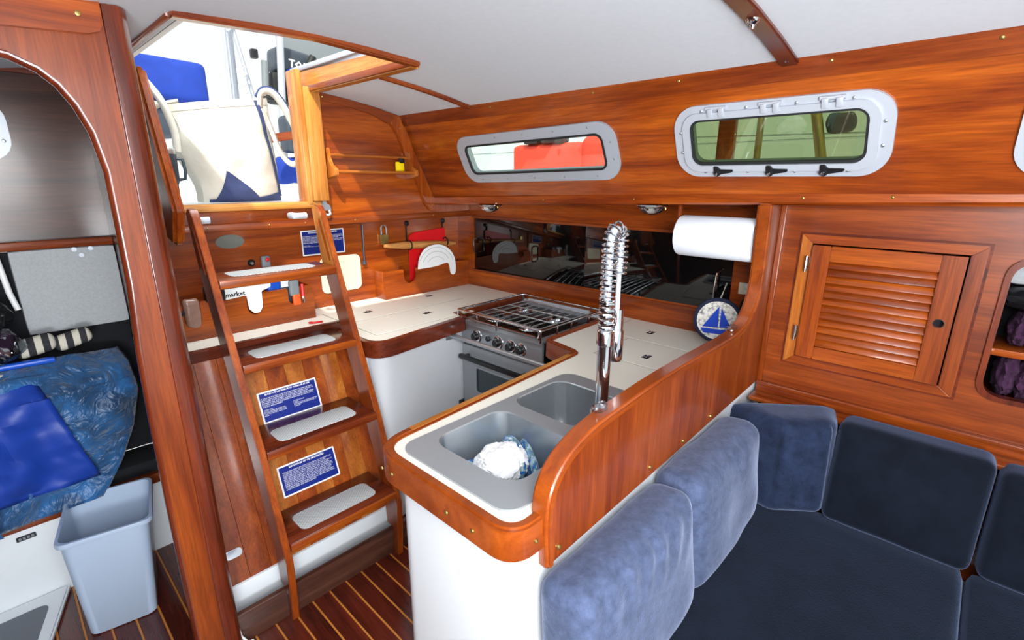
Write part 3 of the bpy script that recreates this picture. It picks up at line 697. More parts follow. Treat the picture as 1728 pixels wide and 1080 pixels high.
# helical spring round the hose centre line
d = [0]
for a, c in zip(cpts, cpts[1:]): d.append(d[-1]+(c-a).length)
hel = []; T = 40; NP = T*12; ph = 0
for k in range(NP+1):
    f = k/NP; turns = (f*.42/.20 if f < .20 else .42+(f-.20)*.58/.80)*T
    s_ = f*d[-1]; j = max(i for i in range(len(d)) if d[i] <= s_+1e-9); j = min(j, len(d)-2); q = (s_-d[j])/(d[j+1]-d[j]); c = cpts[j].lerp(cpts[j+1], q); t = (cpts[j+1]-cpts[j]).normalized()
    y_ = V((0, 1, 0)); x_ = t.cross(y_).normalized(); a = turns*2*PI; hel.append(c+(x_*math.cos(a)+y_*math.sin(a))*.0165)
B().tube(hel, .0027, 6).build('spring_coil', 'chrome', fc)
B().tube([(FX+.044, FY, 1.30), (FX+.046, FY, 1.20)], .006, 10).build('hose_end', 'alul', fc)
B().lathe((FX+.048, FY, 1.205), (0, 0, -1), [(0, 0), (.015, 0), (.016, .05), (.0185, .055), (.0185, .125), (.016, .13), (0, .13)], 24).build('spray_head', 'chrome', fc)
B().obox((FX, FY-.005, 1.125), (1, 0, .25), Y, (-.25, 0, 1), .05, .010, .008, .002).build('holder_arm', 'chrome', fc)

# contents of the sink
def crump(seed, a=.10): return lambda p: 1+a*ns(p, 1.6, seed)+a*.7*abs(ns(p, 4, seed+2))+a*.25*ns(p, 11, seed+5)
tag(B().blob((.800, .790, .800), (.068, .058, .044), crump(3, .22), 5, Matrix.Rotation(-.35, 3, 'Z')).build('crumpled_cloth', 'cloth'), 'crumpled white cloth lying on top in the near sink bowl', 'cloth')
def packmat():
    m, t, b = newmat('blue_marbled_pack'); N = t.nodes.new; L = t.links.new
    tc = N('ShaderNodeTexCoord'); nz = N('ShaderNodeTexNoise'); nz.inputs['Scale'].default_value = 22; nz.inputs['Detail'].default_value = 3; nz.inputs['Distortion'].default_value = 1.5
    L(tc.outputs['Object'], nz.inputs[0]); cr = N('ShaderNodeValToRGB'); cr.color_ramp.interpolation = 'CONSTANT'; e = cr.color_ramp.elements
    e[0].color = hx('#1d5fb4'); e[1].position = .52; e[1].color = hx('#9ab4bc'); q = e.new(.62); q.color = hx('#4f8fd8'); q = e.new(.45); q.color = hx('#5b7f90')
    L(nz.outputs[0], cr.inputs[0]); L(cr.outputs[0], b.inputs['Base Color']); P(b, Roughness=.25); return m
M['pack'] = packmat()
tag(B().blob((.858, .800, .788), (.026, .080, .050), crump(7, .12), 4, Matrix.Rotation(-.55, 3, 'Z')).build('blue_packet', 'pack'), 'blue and grey glossy plastic packet right of the white cloth in the near sink bowl', 'packet')
tag(B().blob((.885, .775, .775), (.016, .080, .046), crump(12, .12), 4, Matrix.Rotation(-.55, 3, 'Z')).build('blue_packet', 'pack'), 'greyish plastic packet leaning on the far side wall of the near sink bowl', 'packet')
tag(B().blob((.735, .855, .765), (.040, .030, .036), crump(17, .2), 4).build('blue_packet', 'pack'), 'small blue and white packet peeping out left of the white cloth in the sink', 'packet')
tag(B().blob((.835, .528, 1.032), (.022, .014, .011), crump(21, .3), 3).build('clear_clip', 'film'), 'small clear lump stuck on the board top beside the faucet', 'clip')
tag(B().blob((1.585, .528, 1.046), (.024, .014, .010), crump(23, .3), 3).build('clear_clip', 'film'), 'small clear lump stuck on the board top below the sailboat trivet', 'clip')

# ------------------------------------------------ stove
sv = thing('gimbal_stove', 'stainless steel marine stove with oven set between the two worktops', 'stove', (1.73, 1.49, .36))
x0, x1, y0, y1 = 1.50, 1.965, 1.245, 1.755
B().box(x0+.012, x1, y0+.006, y1-.006, .375, .745, .004).build('oven_body', 'darkpan', sv)
B().box(x0+.004, x0+.02, y0, y1, .745, .842, .004).build('control_panel', 'steel', sv)
b = B(); b.box(x0, x1, y0, y1, .842, .856, .003); b.build('hob_tray', 'steel', sv)
B().box(x0+.03, x1-.03, y0+.03, y1-.03, .856, .859, .002).build('hob_top', 'darkpan', sv)
B().box(x0-.004, x0+.004, y0-.003, y1+.003, .835, .860, .003).build('front_lip', 'steel', sv)
B().box(x0+.004, x0+.012, 1.46, 1.52, .846, .852, .001).build('badge', 'red', sv) if False else None
# rails round the hob
zr = .902; cs = [(x0-.01, y1+.005), (x1-.01, y1+.005), (x1-.01, y0), (x0-.01, y0)]
b = B()
for a, c in zip(cs, cs[1:]+cs[:1]):
    b.tube([(a[0], a[1], zr), (c[0], c[1], zr)], .0055, 10)
b.build('rail', 'chrome', sv)
src = None
for (x, y) in cs+[((cs[0][0]), (y0+y1)/2), (x0+.2, y0), (x0+.33, y0), (x0+.1, y0)]:
    src = B().tube([(x, y, .85), (x, y, zr)], .005, 8).build('rail_post', 'chrome', sv, at=(x, y, .85)) if src is None else piece(src, (x, y, .85))
for (dy, z_) in ((1.74, .873), (1.26, .873)): B().tube([(x0-.012, dy-.01, z_-.012), (x0-.018, dy-.01, z_), (x0-.012, dy-.01, z_+.012)], .003, 8).build('pot_clamp_hook', 'chrome', sv)
B().tube([(x0-.010, 1.27, .872), (x0-.010, 1.73, .872)], .0035, 8).build('pot_clamp_bar', 'chrome', sv)
burn = [(1.60, 1.40, .040), (1.62, 1.62, .05), (1.80, 1.40, .045), (1.83, 1.63, .040)]
for (x, y, r) in burn:
    bb = B().lathe((x, y, .859), Z, [(r*1.25, 0), (r*1.2, .003), (r*.8, .004), (r*.75, .010), (r*.3, .012), (0, .013)], 28).build('burner', 'chrome', sv)
    B().lathe((x, y, .871), Z, [(r*.5, 0), (r*.5, .005), (r*.45, .008), (0, .008)], 24).build('burner_cap', 'darkpan', bb)
b = B()
for i in range(9):
    y = y0+.06+i*(y1-y0-.12)/8; b.tube([(x0+.05, y, .884), (x1-.06, y, .884)], .0028, 6)
for x in (x0+.05, x0+.165, x0+.28, x1-.06): b.tube([(x, y0+.06, .884), (x, y1-.06, .884)], .0035, 6)
for x in (x0+.05, x1-.06):
    for y in (y0+.06, y1-.06): b.tube([(x, y, .858), (x, y, .884)], .0035, 6)
b.build('pan_grate', 'steel', sv)
B().box(x1-.045, x1-.03, y0+.06, y1-.06, .858, .895, .002).build('vent_strip', 'alul', sv)
for i, (y, z_) in enumerate(((1.645, .790), (1.503, .790), (1.422, .790), (1.361, .790))):
    k = B().lathe((x0+.004, y, z_), -X, [(.030, 0), (.030, .003), (.026, .006), (.021, .007), (0, .007)], 24).build('knob_dial', 'chrome', sv)
    B().lathe((x0-.002, y, z_), -X, [(.019, 0), (.018, .018), (.015, .021), (0, .021)], 20).build('knob', 'blackp', k)
B().lathe((x0+.004, 1.565, .795), -X, [(.012, 0), (.012, .012), (.009, .015), (0, .015)], 16).build('igniter_button', 'blackp', sv)
odr = B().plate((x0, 0, 0), NU, Z, X, [(-y1+.012, .385), (-y0-.012, .385), (-y0-.012, .732), (-y1+.012, .732)], .018, [rr(-1.50, .57, .30, .125, .012)]).build('oven_door', 'brush', sv)
B().box(x0+.004, x0+.012, 1.34, 1.66, .50, .64, 0).build('oven_window', 'ovenglass', odr)
B().plate((x0-.001, 0, 0), NU, Z, NX, rr(-1.50, .57, .315, .14, .016), .002, [rr(-1.50, .57, .295, .12, .012)]).build('window_trim', 'steel', odr)
B().box(x0-.045, x0-.022, 1.31, 1.73, .672, .694, .006).build('door_handle', 'blackp', odr)
for y in (1.335, 1.70): B().box(x0-.03, x0+.002, y-.008, y+.008, .676, .690, .002).build('handle_bracket', 'blackp', odr)
B().box(x0-.02, x0+.02, 1.742, 1.79, .375, .43, .003).build('gimbal_latch', 'blackp', sv)
# crash bar
cb = thing('crash_bar', 'polished steel grab bar across the front of the stove', 'grab bar', (1.42, 1.45, .77))
B().tube([(1.42, 1.80, .795), (1.42, 1.03, .79)], .011, 16).build('bar', 'steel', cb)
B().box(1.40, 1.445, 1.752, 1.762, .765, .825, .003).build('end_bracket', 'steel', cb)
B().obox((1.405, 1.755, .768), X, Y, Z, .03, .055, .006, .002).build('end_bracket', 'steel', cb)
B().box(1.405, 1.435, 1.005, 1.035, .77, .81, .004).build('end_bracket', 'steel', cb)
# paper towel roll and holder
pt = thing('paper_towel_roll', 'thick white paper towel roll hanging below the side deck against the board', 'paper towel', (1.80, .69, 1.23))
b = B(); RX, RZ = 1.80, 1.303
b.lathe((RX, .552, RZ), Y, [(.020, 0), (.072, 0), (.074, .004), (.074, .266), (.072, .272), (.020, .272), (.020, 0)], 48); b.build('roll', 'paper', pt)
B().lathe((RX, .551, RZ), Y, [(.019, 0), (.0205, 0), (.0205, .274), (.019, .274)], 24).build('core', 'pinw', pt)
ph_ = thing('paper_towel_holder', 'slim bar holding the paper towel roll under the side deck', 'holder', (1.80, .69, 1.30))
B().tube([(RX, .536, RZ), (RX, .835, RZ)], .008, 10).build('bar', 'blackp', ph_)
B().box(RX-.010, RX+.010, .832, .842, RZ-.01, 1.418, .002).build('bracket', 'redZ', ph_)
B().box(RX-.030, RX-.0, .5355, .545, RZ-.075, RZ+.03, .002).build('bracket', 'blackp', ph_)

# outlet, gauge, trivet on the locker wall
ot = thing('wall_outlet', 'ivory wall outlet below the paper towel roll', 'outlet', (LX-.01, .645, 1.07))
B().box(LX-.007, LX, .606, .668, 1.065, 1.112, .002).build('plate', 'cream', ot)
for z_ in (1.078, 1.099): B().lathe((LX-.007, .637, z_), -X, [(.008, 0), (.008, .001), (0, .001)], 14).build('socket', 'white', ot)
gg = thing('black_gauge', 'round black gauge half hidden behind the sailboat trivet', 'gauge', (LX-.01, .622, .98))
B().lathe((LX, .612, 1.018), -X, [(.042, 0), (.042, .012), (.038, .016), (.034, .016), (.034, .010), (0, .010)], 32).build('bezel', 'blackp', gg)
B().lathe((LX-.0115, .612, 1.018), -X, [(.030, 0), (.030, .0008), (.024, .0008), (.024, 0)], 32).build('scale_ring', 'grey', gg)
B().obox((LX-.013, .612, 1.018), (0, .6, .8), (0, -.8, .6), X, .024, .002, .001, 0).build('needle', 'white', gg)
tv = thing('sailboat_trivet', 'round woven trivet with a blue sailboat, hung on the wall behind the board', 'trivet', (1.95, .70, .88))
TN = V((-.95, -.30, .05)).normalized(); TU = V((.30, -.95, 0)).normalized(); TV = TN.cross(TU)*-1
TV = TU.cross(TN)*-1 if (TU.cross(TN)*-1).z > 0 else TU.cross(TN)
TC = V((1.90, .690, .975)); R_ = .081
tri = lambda x, y, k: TC+TU*x+TV*y+TN*k
def trivmat():
    m, t, b = newmat('braided_cord'); N = t.nodes.new; L = t.links.new
    tc = N('ShaderNodeTexCoord'); vo = N('ShaderNodeTexVoronoi'); vo.inputs['Scale'].default_value = 85; L(tc.outputs['Object'], vo.inputs[0])
    cr = N('ShaderNodeValToRGB'); e = cr.color_ramp.elements; e[0].position = .5; e[0].color = hx('#f6f4ec'); e[1].position = .95; e[1].color = hx('#8c9296'); L(vo.outputs[0], cr.inputs[0]); L(cr.outputs[0], b.inputs['Base Color'])
    bp = N('ShaderNodeBump'); bp.inputs['Distance'].default_value = .004; bp.invert = True; L(vo.outputs[0], bp.inputs['Height']); L(bp.outputs[0], b.inputs['Normal']); P(b, Roughness=.9); return m
M['braid'] = trivmat()
b = B()
for q in range(6): 
    rr2 = .011+.0125*q; b.tube([tri(rr2*math.cos(a*PI/20), rr2*math.sin(a*PI/20), 0) for a in range(40)], .0068, 8, closed=True)
b.build('braided_disc', 'braid', tv)
M['navyc'] = plain('navy_cord', '#16203c', .85, bump=.8, bscale=120)
B().tube([tri(R_*math.cos(a*PI/24), R_*math.sin(a*PI/24), 0) for a in range(48)], .0085, 10, closed=True).build('edge_cord', 'navyc', tv)
M['royalf'] = plain('royal_blue_felt', '#1f49c4', .9)
B().plate(tri(0, 0, .007), TU, TV, TN, [(-.052, -.028), (.002, .058), (.004, -.026)], .002).build('sail', 'royalf', tv)
B().plate(tri(0, 0, .007), TU, TV, TN, [(.010, -.026), (.010, .050), (.050, -.022)], .002).build('sail', 'royalf', tv)
B().plate(tri(0, 0, .007), TU, TV, TN, [(-.058, -.034), (-.045, -.052), (.040, -.052), (.056, -.034)], .002).build('hull', 'royalf', tv)
B().tube([tri(0, R_+.008, 0), V((LX, .715, 1.10)), V((LX, .72, 1.10)), tri(.004, R_+.006, 0)], .0012, 6).build('hanging_loop', 'rope', tv)

# ============================================================ COMPANIONWAY : engine cover and steps
ec = thing('engine_cover', 'sloping wooden engine cover behind the companionway steps', 'cabinet', (.68, 1.9, 0))
sl_ = V((0, .357, 1)).normalized(); nE = V((0, -1, .357)).normalized(); EO = V((0, 1.598, 0))
def ep(x, z, k=0): return V((x, 1.598+.357*z, z))+nE*k
b = B(); S_ = math.sqrt(1+.357**2)
src = None
for i in range(9):
    xa = .338+i*.0725; wdt = .0721
    b = B(); b.plate(EO-nE*.02, X, sl_, nE, [(xa, .145*S_), (xa+wdt, .145*S_), (xa+wdt, .88*S_), (xa, .88*S_)], .02, bev=.0008, seg=1)
    b.build('panel_strip', ['redZ', 'redZ', 'redZ', 'amberZ', 'teakZ', 'amberZ', 'teakZ', 'amberZ', 'teakZ'][i], ec)
b = B(); b.box(.376, .99, 1.68, 1.90, .0, .14, 0); b.box(.98, .99, 1.75, 2.1, .14, .85, 0); b.build('side_panel', 'gel', ec)
B().box(.33, .99, 1.640, 1.66, 0, .147, .002).build('white_toe_panel', 'gel', ec)
B().box(.300, 1.05, 1.540, 1.562, 0, .116, .003).build('kick_board', 'brownX', ec)
B().box(.330, 1.05, 1.562, 1.64, 0, .03, .001).build('kick_shelf', 'brownX', ec)
B().lathe(ep(.372, .245, .001), nE, [(.001, 0), (.028, 0), (.026, .004), (0, .005)], 24, sx=1.0).build('vent_plate', 'chrome', ec) if False else None
vp = B().plate(ep(.378, .245, .0005), X, sl_, nE, rr(0, 0, .055, .03, .014, 6), .004, bev=.001)
tag(vp.build('deck_plate', 'chrome'), 'small oval chrome pull plate low on the engine cover beside the corner post', 'pull')

def text_mesh(txt, size, O, u, v, width=None, align='LEFT', spacing=1.0, ext=.0003, bold=0):
    cu = bpy.data.curves.new('t', 'FONT'); cu.body = txt; cu.size = size; cu.align_x = align; cu.space_line = spacing; cu.extrude = ext; cu.offset = bold; cu.resolution_u = 1
    if width: cu.text_boxes[0].width = width
    ob = bpy.data.objects.new('t', cu); COL.objects.link(ob); bpy.context.view_layer.update()
    me = bpy.data.meshes.new_from_object(ob.evaluated_get(bpy.context.evaluated_depsgraph_get()))
    b = B(); b.bm.from_mesh(me); u, v = V(u), V(v); n = u.cross(v)
    for q in b.bm.verts: q.co = V(O)+u*q.co.x+v*q.co.y+n*q.co.z
    bpy.data.objects.remove(ob); bpy.data.meshes.remove(me); return b
def plaque(name, label, x, z, w, h, title, body, n, frame, bs, ts, lines=1.0, extra=()):
    O, u, v = frame; C = V(O)+V(u)*x+V(v)*z
    t = thing('placard', label, 'sign', C-V(v)*h/2, 'blue and white regulation placards')
    B().plate(C, u, v, n, rr(0, 0, w, h, .003, 2), .002).build('white_border', 'white', t)
    B().plate(C+V(n)*.002, u, v, n, rr(0, 0, w-.012, h-.012, .001, 2), .0006).build('blue_field', 'navy', t)
    N_ = V(n)*.0028
    text_mesh(title, ts, C+V(v)*(h/2-.006-ts*1.05)+N_, u, v, align='CENTER', bold=ts*.03).build('title', 'cyan', t)
    for bx, bz, bw, txt, s_ in body: text_mesh(txt, s_, C+V(u)*bx+V(v)*bz+N_, u, v, width=bw, spacing=lines).build('lettering', 'cyan', t)
    return t
eF = (EO, X, sl_)
garb = "IT IS ILLEGAL FOR ANY VESSEL TO DUMP PLASTIC OR GARBAGE MIXED WITH PLASTIC ANYWHERE IN THE OCEAN OR NAVIGABLE WATERS OF THE UNITED STATES. ANNEX V OF THE MARPOL TREATY IS AN INTERNATIONAL LAW FOR A CLEANER, SAFER MARINE ENVIRONMENT. VIOLATION OF THESE REQUIREMENTS MAY RESULT IN CIVIL PENALTY, FINE AND IMPRISONMENT."
plaque('p', 'blue and white garbage regulation placard between the second and third steps', .693, .672*S_, .226, .119, 'RULES FOR DISCHARGE OF GARBAGE AT SEA',
       [(-.104, .0315, .208, garb, .0062), (-.104, -.012, .10, "INSIDE 3 MILES:\nPLASTIC, DUNNAGE, LINING AND PACKING MATERIALS THAT FLOAT\nFOOD WASTE, PAPER, RAGS, GLASS, METAL", .0052), (.008, -.008, .096, "OUTSIDE 25 MILES:\nPLASTIC\nSTATE AND LOCAL REGULATIONS MAY FURTHER RESTRICT THE DISPOSAL OF GARBAGE", .0052)], nE, eF, .006, .0085)
oil = "THE FEDERAL WATER POLLUTION CONTROL ACT PROHIBITS THE DISCHARGE OF OIL OR OILY WASTE INTO OR UPON THE NAVIGABLE WATERS OF THE UNITED STATES, OR THE WATERS OF THE CONTIGUOUS ZONE, OR WHICH MAY AFFECT NATURAL RESOURCES BELONGING TO, APPERTAINING TO, OR UNDER THE EXCLUSIVE MANAGEMENT AUTHORITY OF THE UNITED STATES, IF SUCH DISCHARGE CAUSES A FILM OR DISCOLORATION OF THE SURFACE OF THE WATER OR CAUSES A SLUDGE OR EMULSION BENEATH THE SURFACE OF THE WATER. VIOLATORS ARE SUBJECT TO SUBSTANTIAL CIVIL PENALTIES AND/OR CRIMINAL SANCTIONS INCLUDING FINES AND IMPRISONMENT."
plaque('p', 'blue and white oil discharge placard between the third and bottom steps', .693, .400*S_, .226, .119, 'DISCHARGE OF OIL PROHIBITED', [(-.098, .0285, .196, oil, .0064)], nE, eF, .006, .0095)
plaque('p', 'blue and white placard on the aft wall behind the right ladder rail', 1.153, 1.200, .222, .122, 'DISCHARGE OF GARBAGE PROHIBITED', [(-.104, .030, .208, garb, .0064), (-.104, -.014, .10, "INSIDE 3 MILES:\nPLASTIC, PAPER, RAGS, GLASS, METAL", .0052), (.008, -.012, .096, "OUTSIDE 25 MILES:\nPLASTIC", .0052)], -Y, ((0, 2.379, 0), X, Z), .006, .0085)

# ladder
ld = thing('companionway_ladder', 'varnished wooden companionway ladder with four steps and two slotted side rails', 'ladder', (.71, 1.52, 0))
def railpoly():
    fr = [(1.512, 0), (1.500, .14), (1.497, .25), (1.600, .588), (1.709, .868), (1.816, 1.142), (1.905, 1.375)]
    tp_ = [(1.925, 1.398), (1.955, 1.402), (1.975, 1.385)]
    bk = [(1.915, 1.142), (1.805, .868), (1.69, .560), (1.590, .26), (1.580, .125), (1.538, .122), (1.538, 0)]
    return fr+tp_+bk
slot = [(1.858, 1.190), (1.872, 1.188), (1.878, 1.198), (1.930, 1.335), (1.928, 1.348), (1.915, 1.348), (1.908, 1.338), (1.855, 1.202)]
for xx, mt, nm in ((.483, 'darkZ', 'l'), (.922, 'goldZ', 'r')):
    r_ = B().plate((xx, 0, 0), Y, Z, X, railpoly(), .022, [slot]).build('side_rail', 'darkZ' if nm == 'l' else 'redZ', ld)
    # varnished front edge band
    fr = [(1.511, 0), (1.499, .14), (1.496, .25), (1.599, .588), (1.708, .868), (1.815, 1.142), (1.904, 1.375), (1.924, 1.400), (1.956, 1.404)]
    bk = offs(fr, .006)
    b = B().plate((xx-.001, 0, 0), Y, Z, X, fr+bk[::-1], .024, bev=.002); b.build('rail_edge', 'teakZ', r_)
    if nm == 'r': B().plate((xx-.0015, 0, 0), Y, Z, X, [(1.83, 1.165), (1.905, 1.37), (1.926, 1.397), (1.955, 1.401), (1.974, 1.385), (1.925, 1.165)], .0014, [slot]).build('lit_rail_face', 'goldZ', r_)  # light on the upper right rail painted as a paler wood face
tz = [(.279, 1.502), (.588, 1.600), (.868, 1.709), (1.142, 1.816)]
for i, (z_, yf) in enumerate(tz):
    yb = 1.598+.357*(z_+.03)-.003
    if i == 3: yb = yf+.165
    t_ = B().box(.505, .922, yf-.002, yb, z_, z_+.032, .004).build('step', ['darkX', 'darkX', 'darkX', 'redX'][i], ld)
    ym = yf+.035; x_a, x_b = .565, .865
    if i == 3: x_a = .56
    pd = rr((x_a+x_b)/2, ym+.055, x_b-x_a, .108, .026, 4)
    B().plate((0, 0, z_+.032), X, Y, Z, pd, .0016).build('nonskid_pad', 'pad', t_)
    B().box(.506, .921, yf-.004, yf, z_+.002, z_+.029, .0015).build('nosing', 'teakX', t_)
for xx in (.515, .875):
    h_ = thing('hinge_bracket', 'rounded grey metal bracket hooking the ladder\'s %s rail to the sill' % ('left' if xx < .6 else 'right'), 'bracket', (xx, 1.95, 1.34), 'ladder hook brackets')
    dx = -.018 if xx > .6 else 0
    B().tube([(xx+dx-.005, 1.955, 1.362), (xx+dx+.03, 1.955, 1.362)], .012, 14).build('barrel', 'alul', h_)
    B().box(xx+dx-.028, xx+dx+.0, 1.945, 2.0, 1.350, 1.374, .008).build('strap', 'alul', h_)

# shelf box left (with slots) and right on aft wall
def boxrack(label, x0, x1, yf, yb, z0, z1, slots, mat):
    t = thing('wall_rack', label, 'rack', ((x0+x1)/2, yb, z0))
    pts = [(x0, z0), (x1, z0), (x1, z1)]
    for a, c, dep in sorted(slots, reverse=True):
        w = (c-a)/2; pts += [(c+.004, z1), (c, z1-.006)]+[((a+c)/2+w*math.cos(k*PI/8), z1-dep+w-w*math.sin(k*PI/8)) for k in range(9)]+[(a, z1-.006), (a-.004, z1)]
    pts += [(x0, z1)]
    B().plate((0, yf, 0), X, Z, Y, pts, .012).build('front_panel', mat, t)
    B().box(x0, x0+.012, yf+.012, yb, z0, z1, .001).build('end_panel', 'teakY', t)
    B().box(x1-.012, x1, yf+.012, yb, z0, z1, .001).build('end_panel', 'teakY', t)
    B().box(x0+.012, x1-.012, yf+.012, yb, z0, z0+.008, 0).build('bottom', 'teakX', t)
    return t
boxrack('wooden rack with two rounded slots on the aft wall behind the ladder', .44, 1.005, 2.225, 2.378, CZ, 1.027, [(.476, .538, .10), (.712, .777, .092), (.888, .938, .075)], 'teakX')
rk = boxrack('wooden rack with one deep slot on the aft wall behind the stove side worktop', 1.425, 2.028, 2.285, 2.378, CZ, 1.022, [(1.55, 1.634, .082)], 'teakX')
# things in the left rack
wb = thing('shopping_bag', 'folded white plastic bag in the rack under the top step, lettered market', 'bag', (.70, 2.24, .94))
B().plate((0, 2.222, 0), X, Z, -Y, round_poly([(.63, 1.018), (.712, 1.026), (.716, .965), (.735, .943), (.757, .943), (.772, .965), (.775, 1.035), (.815, 1.048), (.815, 1.085), (.70, 1.085), (.63, 1.075)], .008), .006, bev=.002).build('bag_body', 'white', wb)
text_mesh('market', .026, (.632, 2.2152, 1.030), X, Z, bold=.0006).build('lettering', 'blackp', wb)
tag(B().rbox((.60, 2.235, 1.05), X, Z, Y, .04, .035, .02, .012, 6, 6, 4).build('black_pouch', 'blackp'), 'black pouch standing in the rack left of the white market bag', 'pouch')
tag(B().rbox((.845, 2.27, 1.045), X, Z, Y, .03, .035, .02, .01, 6, 6, 4).build('blue_roll', 'bluep'), 'blue packet in the rack right of the white market bag', 'packet')
cbx = thing('small_carton', 'small dark carton with white print in the rack beside the blue packet', 'box', (.89, 2.26, 1.01)); B().box(.868, .912, 2.25, 2.28, .96, 1.075, .002).build('carton', 'outb', cbx); B().box(.872, .908, 2.2488, 2.25, 1.03, 1.065, 0).build('print_panel', 'white', cbx)
ok = thing('utility_knife', 'grey and orange utility knife hanging in the right slot of the rack', 'knife', (.915, 2.225, .95))
B().rbox((.916, 2.222, 1.025), X, Z, Y, .022, .035, .01, .008, 6, 8, 3).build('grey_body', 'grey', ok); B().rbox((.921, 2.219, .972), X, Z, Y, .018, .026, .009, .007, 6, 6, 3).build('orange_tip', 'orange', ok)
rs = thing('red_scissors', 'small red-handled tool beside the utility knife in the rack', 'tool', (.955, 2.23, .96)); B().tube([(.952, 2.218, 1.04), (.950, 2.216, .985)], .008, 8).build('red_handle', 'red', rs); B().tube([(.950, 2.216, .985), (.949, 2.216, .955)], .006, 8).build('metal_tip', 'chrome', rs)
tag(B().rbox((.507, 2.222, .985), X, Z, Y, .028, .058, .018, .016, 10, 12, 5, fn=lambda p, q: p*(1+.10*ns(p, 40, 3))).build('brown_bag', 'brownpl'), 'wrinkled brownish plastic bag bulging from the left slot of the rack', 'bag')
pm = thing('white_plank', 'tall narrow white panel edge standing between post and rack', 'panel', (.43, 2.2, CZ)); B().plate((.425, 2.20, 0), Y, Z, X, [(0, CZ), (.02, CZ), (.02, 1.12), (.012, 1.155), (-.01, 1.155), (-.012, 1.1)], .022, bev=.003).build('panel_edge', 'white', pm); B().box(.452, .475, 2.19, 2.21, .985, 1.005, .004).build('black_clip', 'blackp', pm)
tag(B().plate((1.00, 1.99, CZ+.001), X, Y, Z, rr(-.11, .0, .05, .02, .004), .002, bev=.0006).build('paper_slip', 'white'), 'small white paper slip on the ledge behind the second step', 'paper')
rcl = thing('red_clip', 'small red plastic clip lying on the ledge behind the ladder', 'clip', (.96, 2.13, CZ)); B().obox((.935, 2.125, CZ+.0005), V((.96, -.28, 0)), V((.28, .96, 0)), Z, .05, .012, .008, .003).build('clip_body', 'red', rcl); B().tube([(.94+.009*math.cos(a*PI/6), 2.14+.009*math.sin(a*PI/6), CZ+.004) for a in range(12)], .003, 6, closed=True).build('ring', 'red', rcl)
# aft wall fittings
WY = 2.379
tag(B().plate((.729, WY, 1.237), X, Z, -Y, [(.058*math.cos(a*PI/18), .030*math.sin(a*PI/18)) for a in range(36)], .003, bev=.001).build('oval_plate', 'oval'), 'dull grey oval metal plate on the aft wall above the steps', 'plate')
kk = thing('key_switch', 'small black round key switch on the aft wall behind the top step', 'switch', (.803, 2.37, 1.12)); B().lathe((.803, WY, 1.135), -Y, [(.016, 0), (.016, .006), (.010, .012), (0, .012)], 20).build('switch_body', 'blackp', kk); B().lathe((.803, WY-.012, 1.135), -Y, [(.007, 0), (.007, .003), (0, .003)], 14).build('keyhole', 'chrome', kk)
kt = thing('key_fob', 'small grey and pink key fob hanging on the aft wall behind the top step', 'key fob', (.865, 2.36, 1.11)); B().rbox((.862, WY-.012, 1.135), X, Z, Y, .020, .028, .010, .009, 6, 6, 4).build('fob', 'grey', kt); B().blob((.868, WY-.022, 1.145), (.010, .005, .010), None, 2).build('pink_spot', 'red', kt)
tag(B().plate((1.232, WY, 1.030), X, Z, -Y, rr(0, 0, .222, .185, .03, 8), .006, bev=.002).build('access_cover', 'cream'), 'cream rounded-square cover plate on the aft wall right of the ladder', 'panel')
ck = thing('steel_rod', 'slim dark steel rod hanging on the aft wall right of the placard', 'tool', (1.365, 2.37, 1.06)); B().tube([(1.367, WY-.008, 1.272), (1.364, WY-.008, 1.08)], [.009, .006], 10, flat=.6).build('shaft', 'outb', ck); B().lathe((1.363, WY-.010, 1.072), Z, [(0, -.012), (.011, -.008), (.011, .008), (0, .012)], 12).build('socket_end', 'outb', ck)
pk = thing('padlock', 'brass and steel padlock hanging on the aft wall left of the rolling pin', 'padlock', (1.492, 2.36, 1.15))
B().rbox((1.492, WY-.012, 1.185), X, Z, Y, .022, .028, .010, .004, 4, 4, 2).build('body', 'brass', pk)
B().tube([(1.476, WY-.012, 1.205), (1.476, WY-.012, 1.245)]+[(1.492-.016*math.cos(a*PI/8), WY-.012, 1.245+.018*math.sin(a*PI/8)) for a in range(9)]+[(1.508, WY-.012, 1.205)], .0042, 8).build('shackle', 'steel', pk)
for x in (1.649, 1.908):
    hk = thing('black_hook', 'black strap hook with round head, %s of the two holding the rolling pin' % ('left' if x < 1.8 else 'right'), 'hook', (x, 2.36, 1.14), 'hooks holding the rolling pin')
    B().lathe((x, WY, 1.262), -Y, [(.014, 0), (.014, .008), (.009, .014), (0, .015)], 18).build('head', 'blackp', hk)
    B().box(x-.012, x-.004, WY-.010, WY-.004, 1.15, 1.262, .002).build('strap', 'blackp', hk)
    B().tube([(x-.008+0*a, WY-.032+.026*math.cos(a*PI/8), 1.142+.024*math.sin(a*PI/8)) for a in range(16)], .004, 8, closed=True).build('loop', 'blackp', hk)
rp = tag(B().lathe((1.475, WY-.034, 1.152), V((1, 0, -.055)), [(0, 0), (.009, .002), (.013, .03), (.0205, .12), (.022, .24), (.0205, .36), (.014, .46), (.009, .50), (0, .505)], 20).build('rolling_pin', 'pinw'), 'tapered wooden rolling pin held by two black hooks on the aft wall', 'rolling pin')
tag(B().plate((0, WY-.012, 0), X, Z, Y, round_poly([(1.650, .93), (1.915, .93), (1.918, 1.215), (1.90, 1.222), (1.69, 1.208), (1.655, 1.19)], [0, 0, .012, .012, .03, .02]), .008, bev=.002).build('red_cutting_board', 'red'), 'red plastic cutting board behind the rolling pin', 'cutting board')
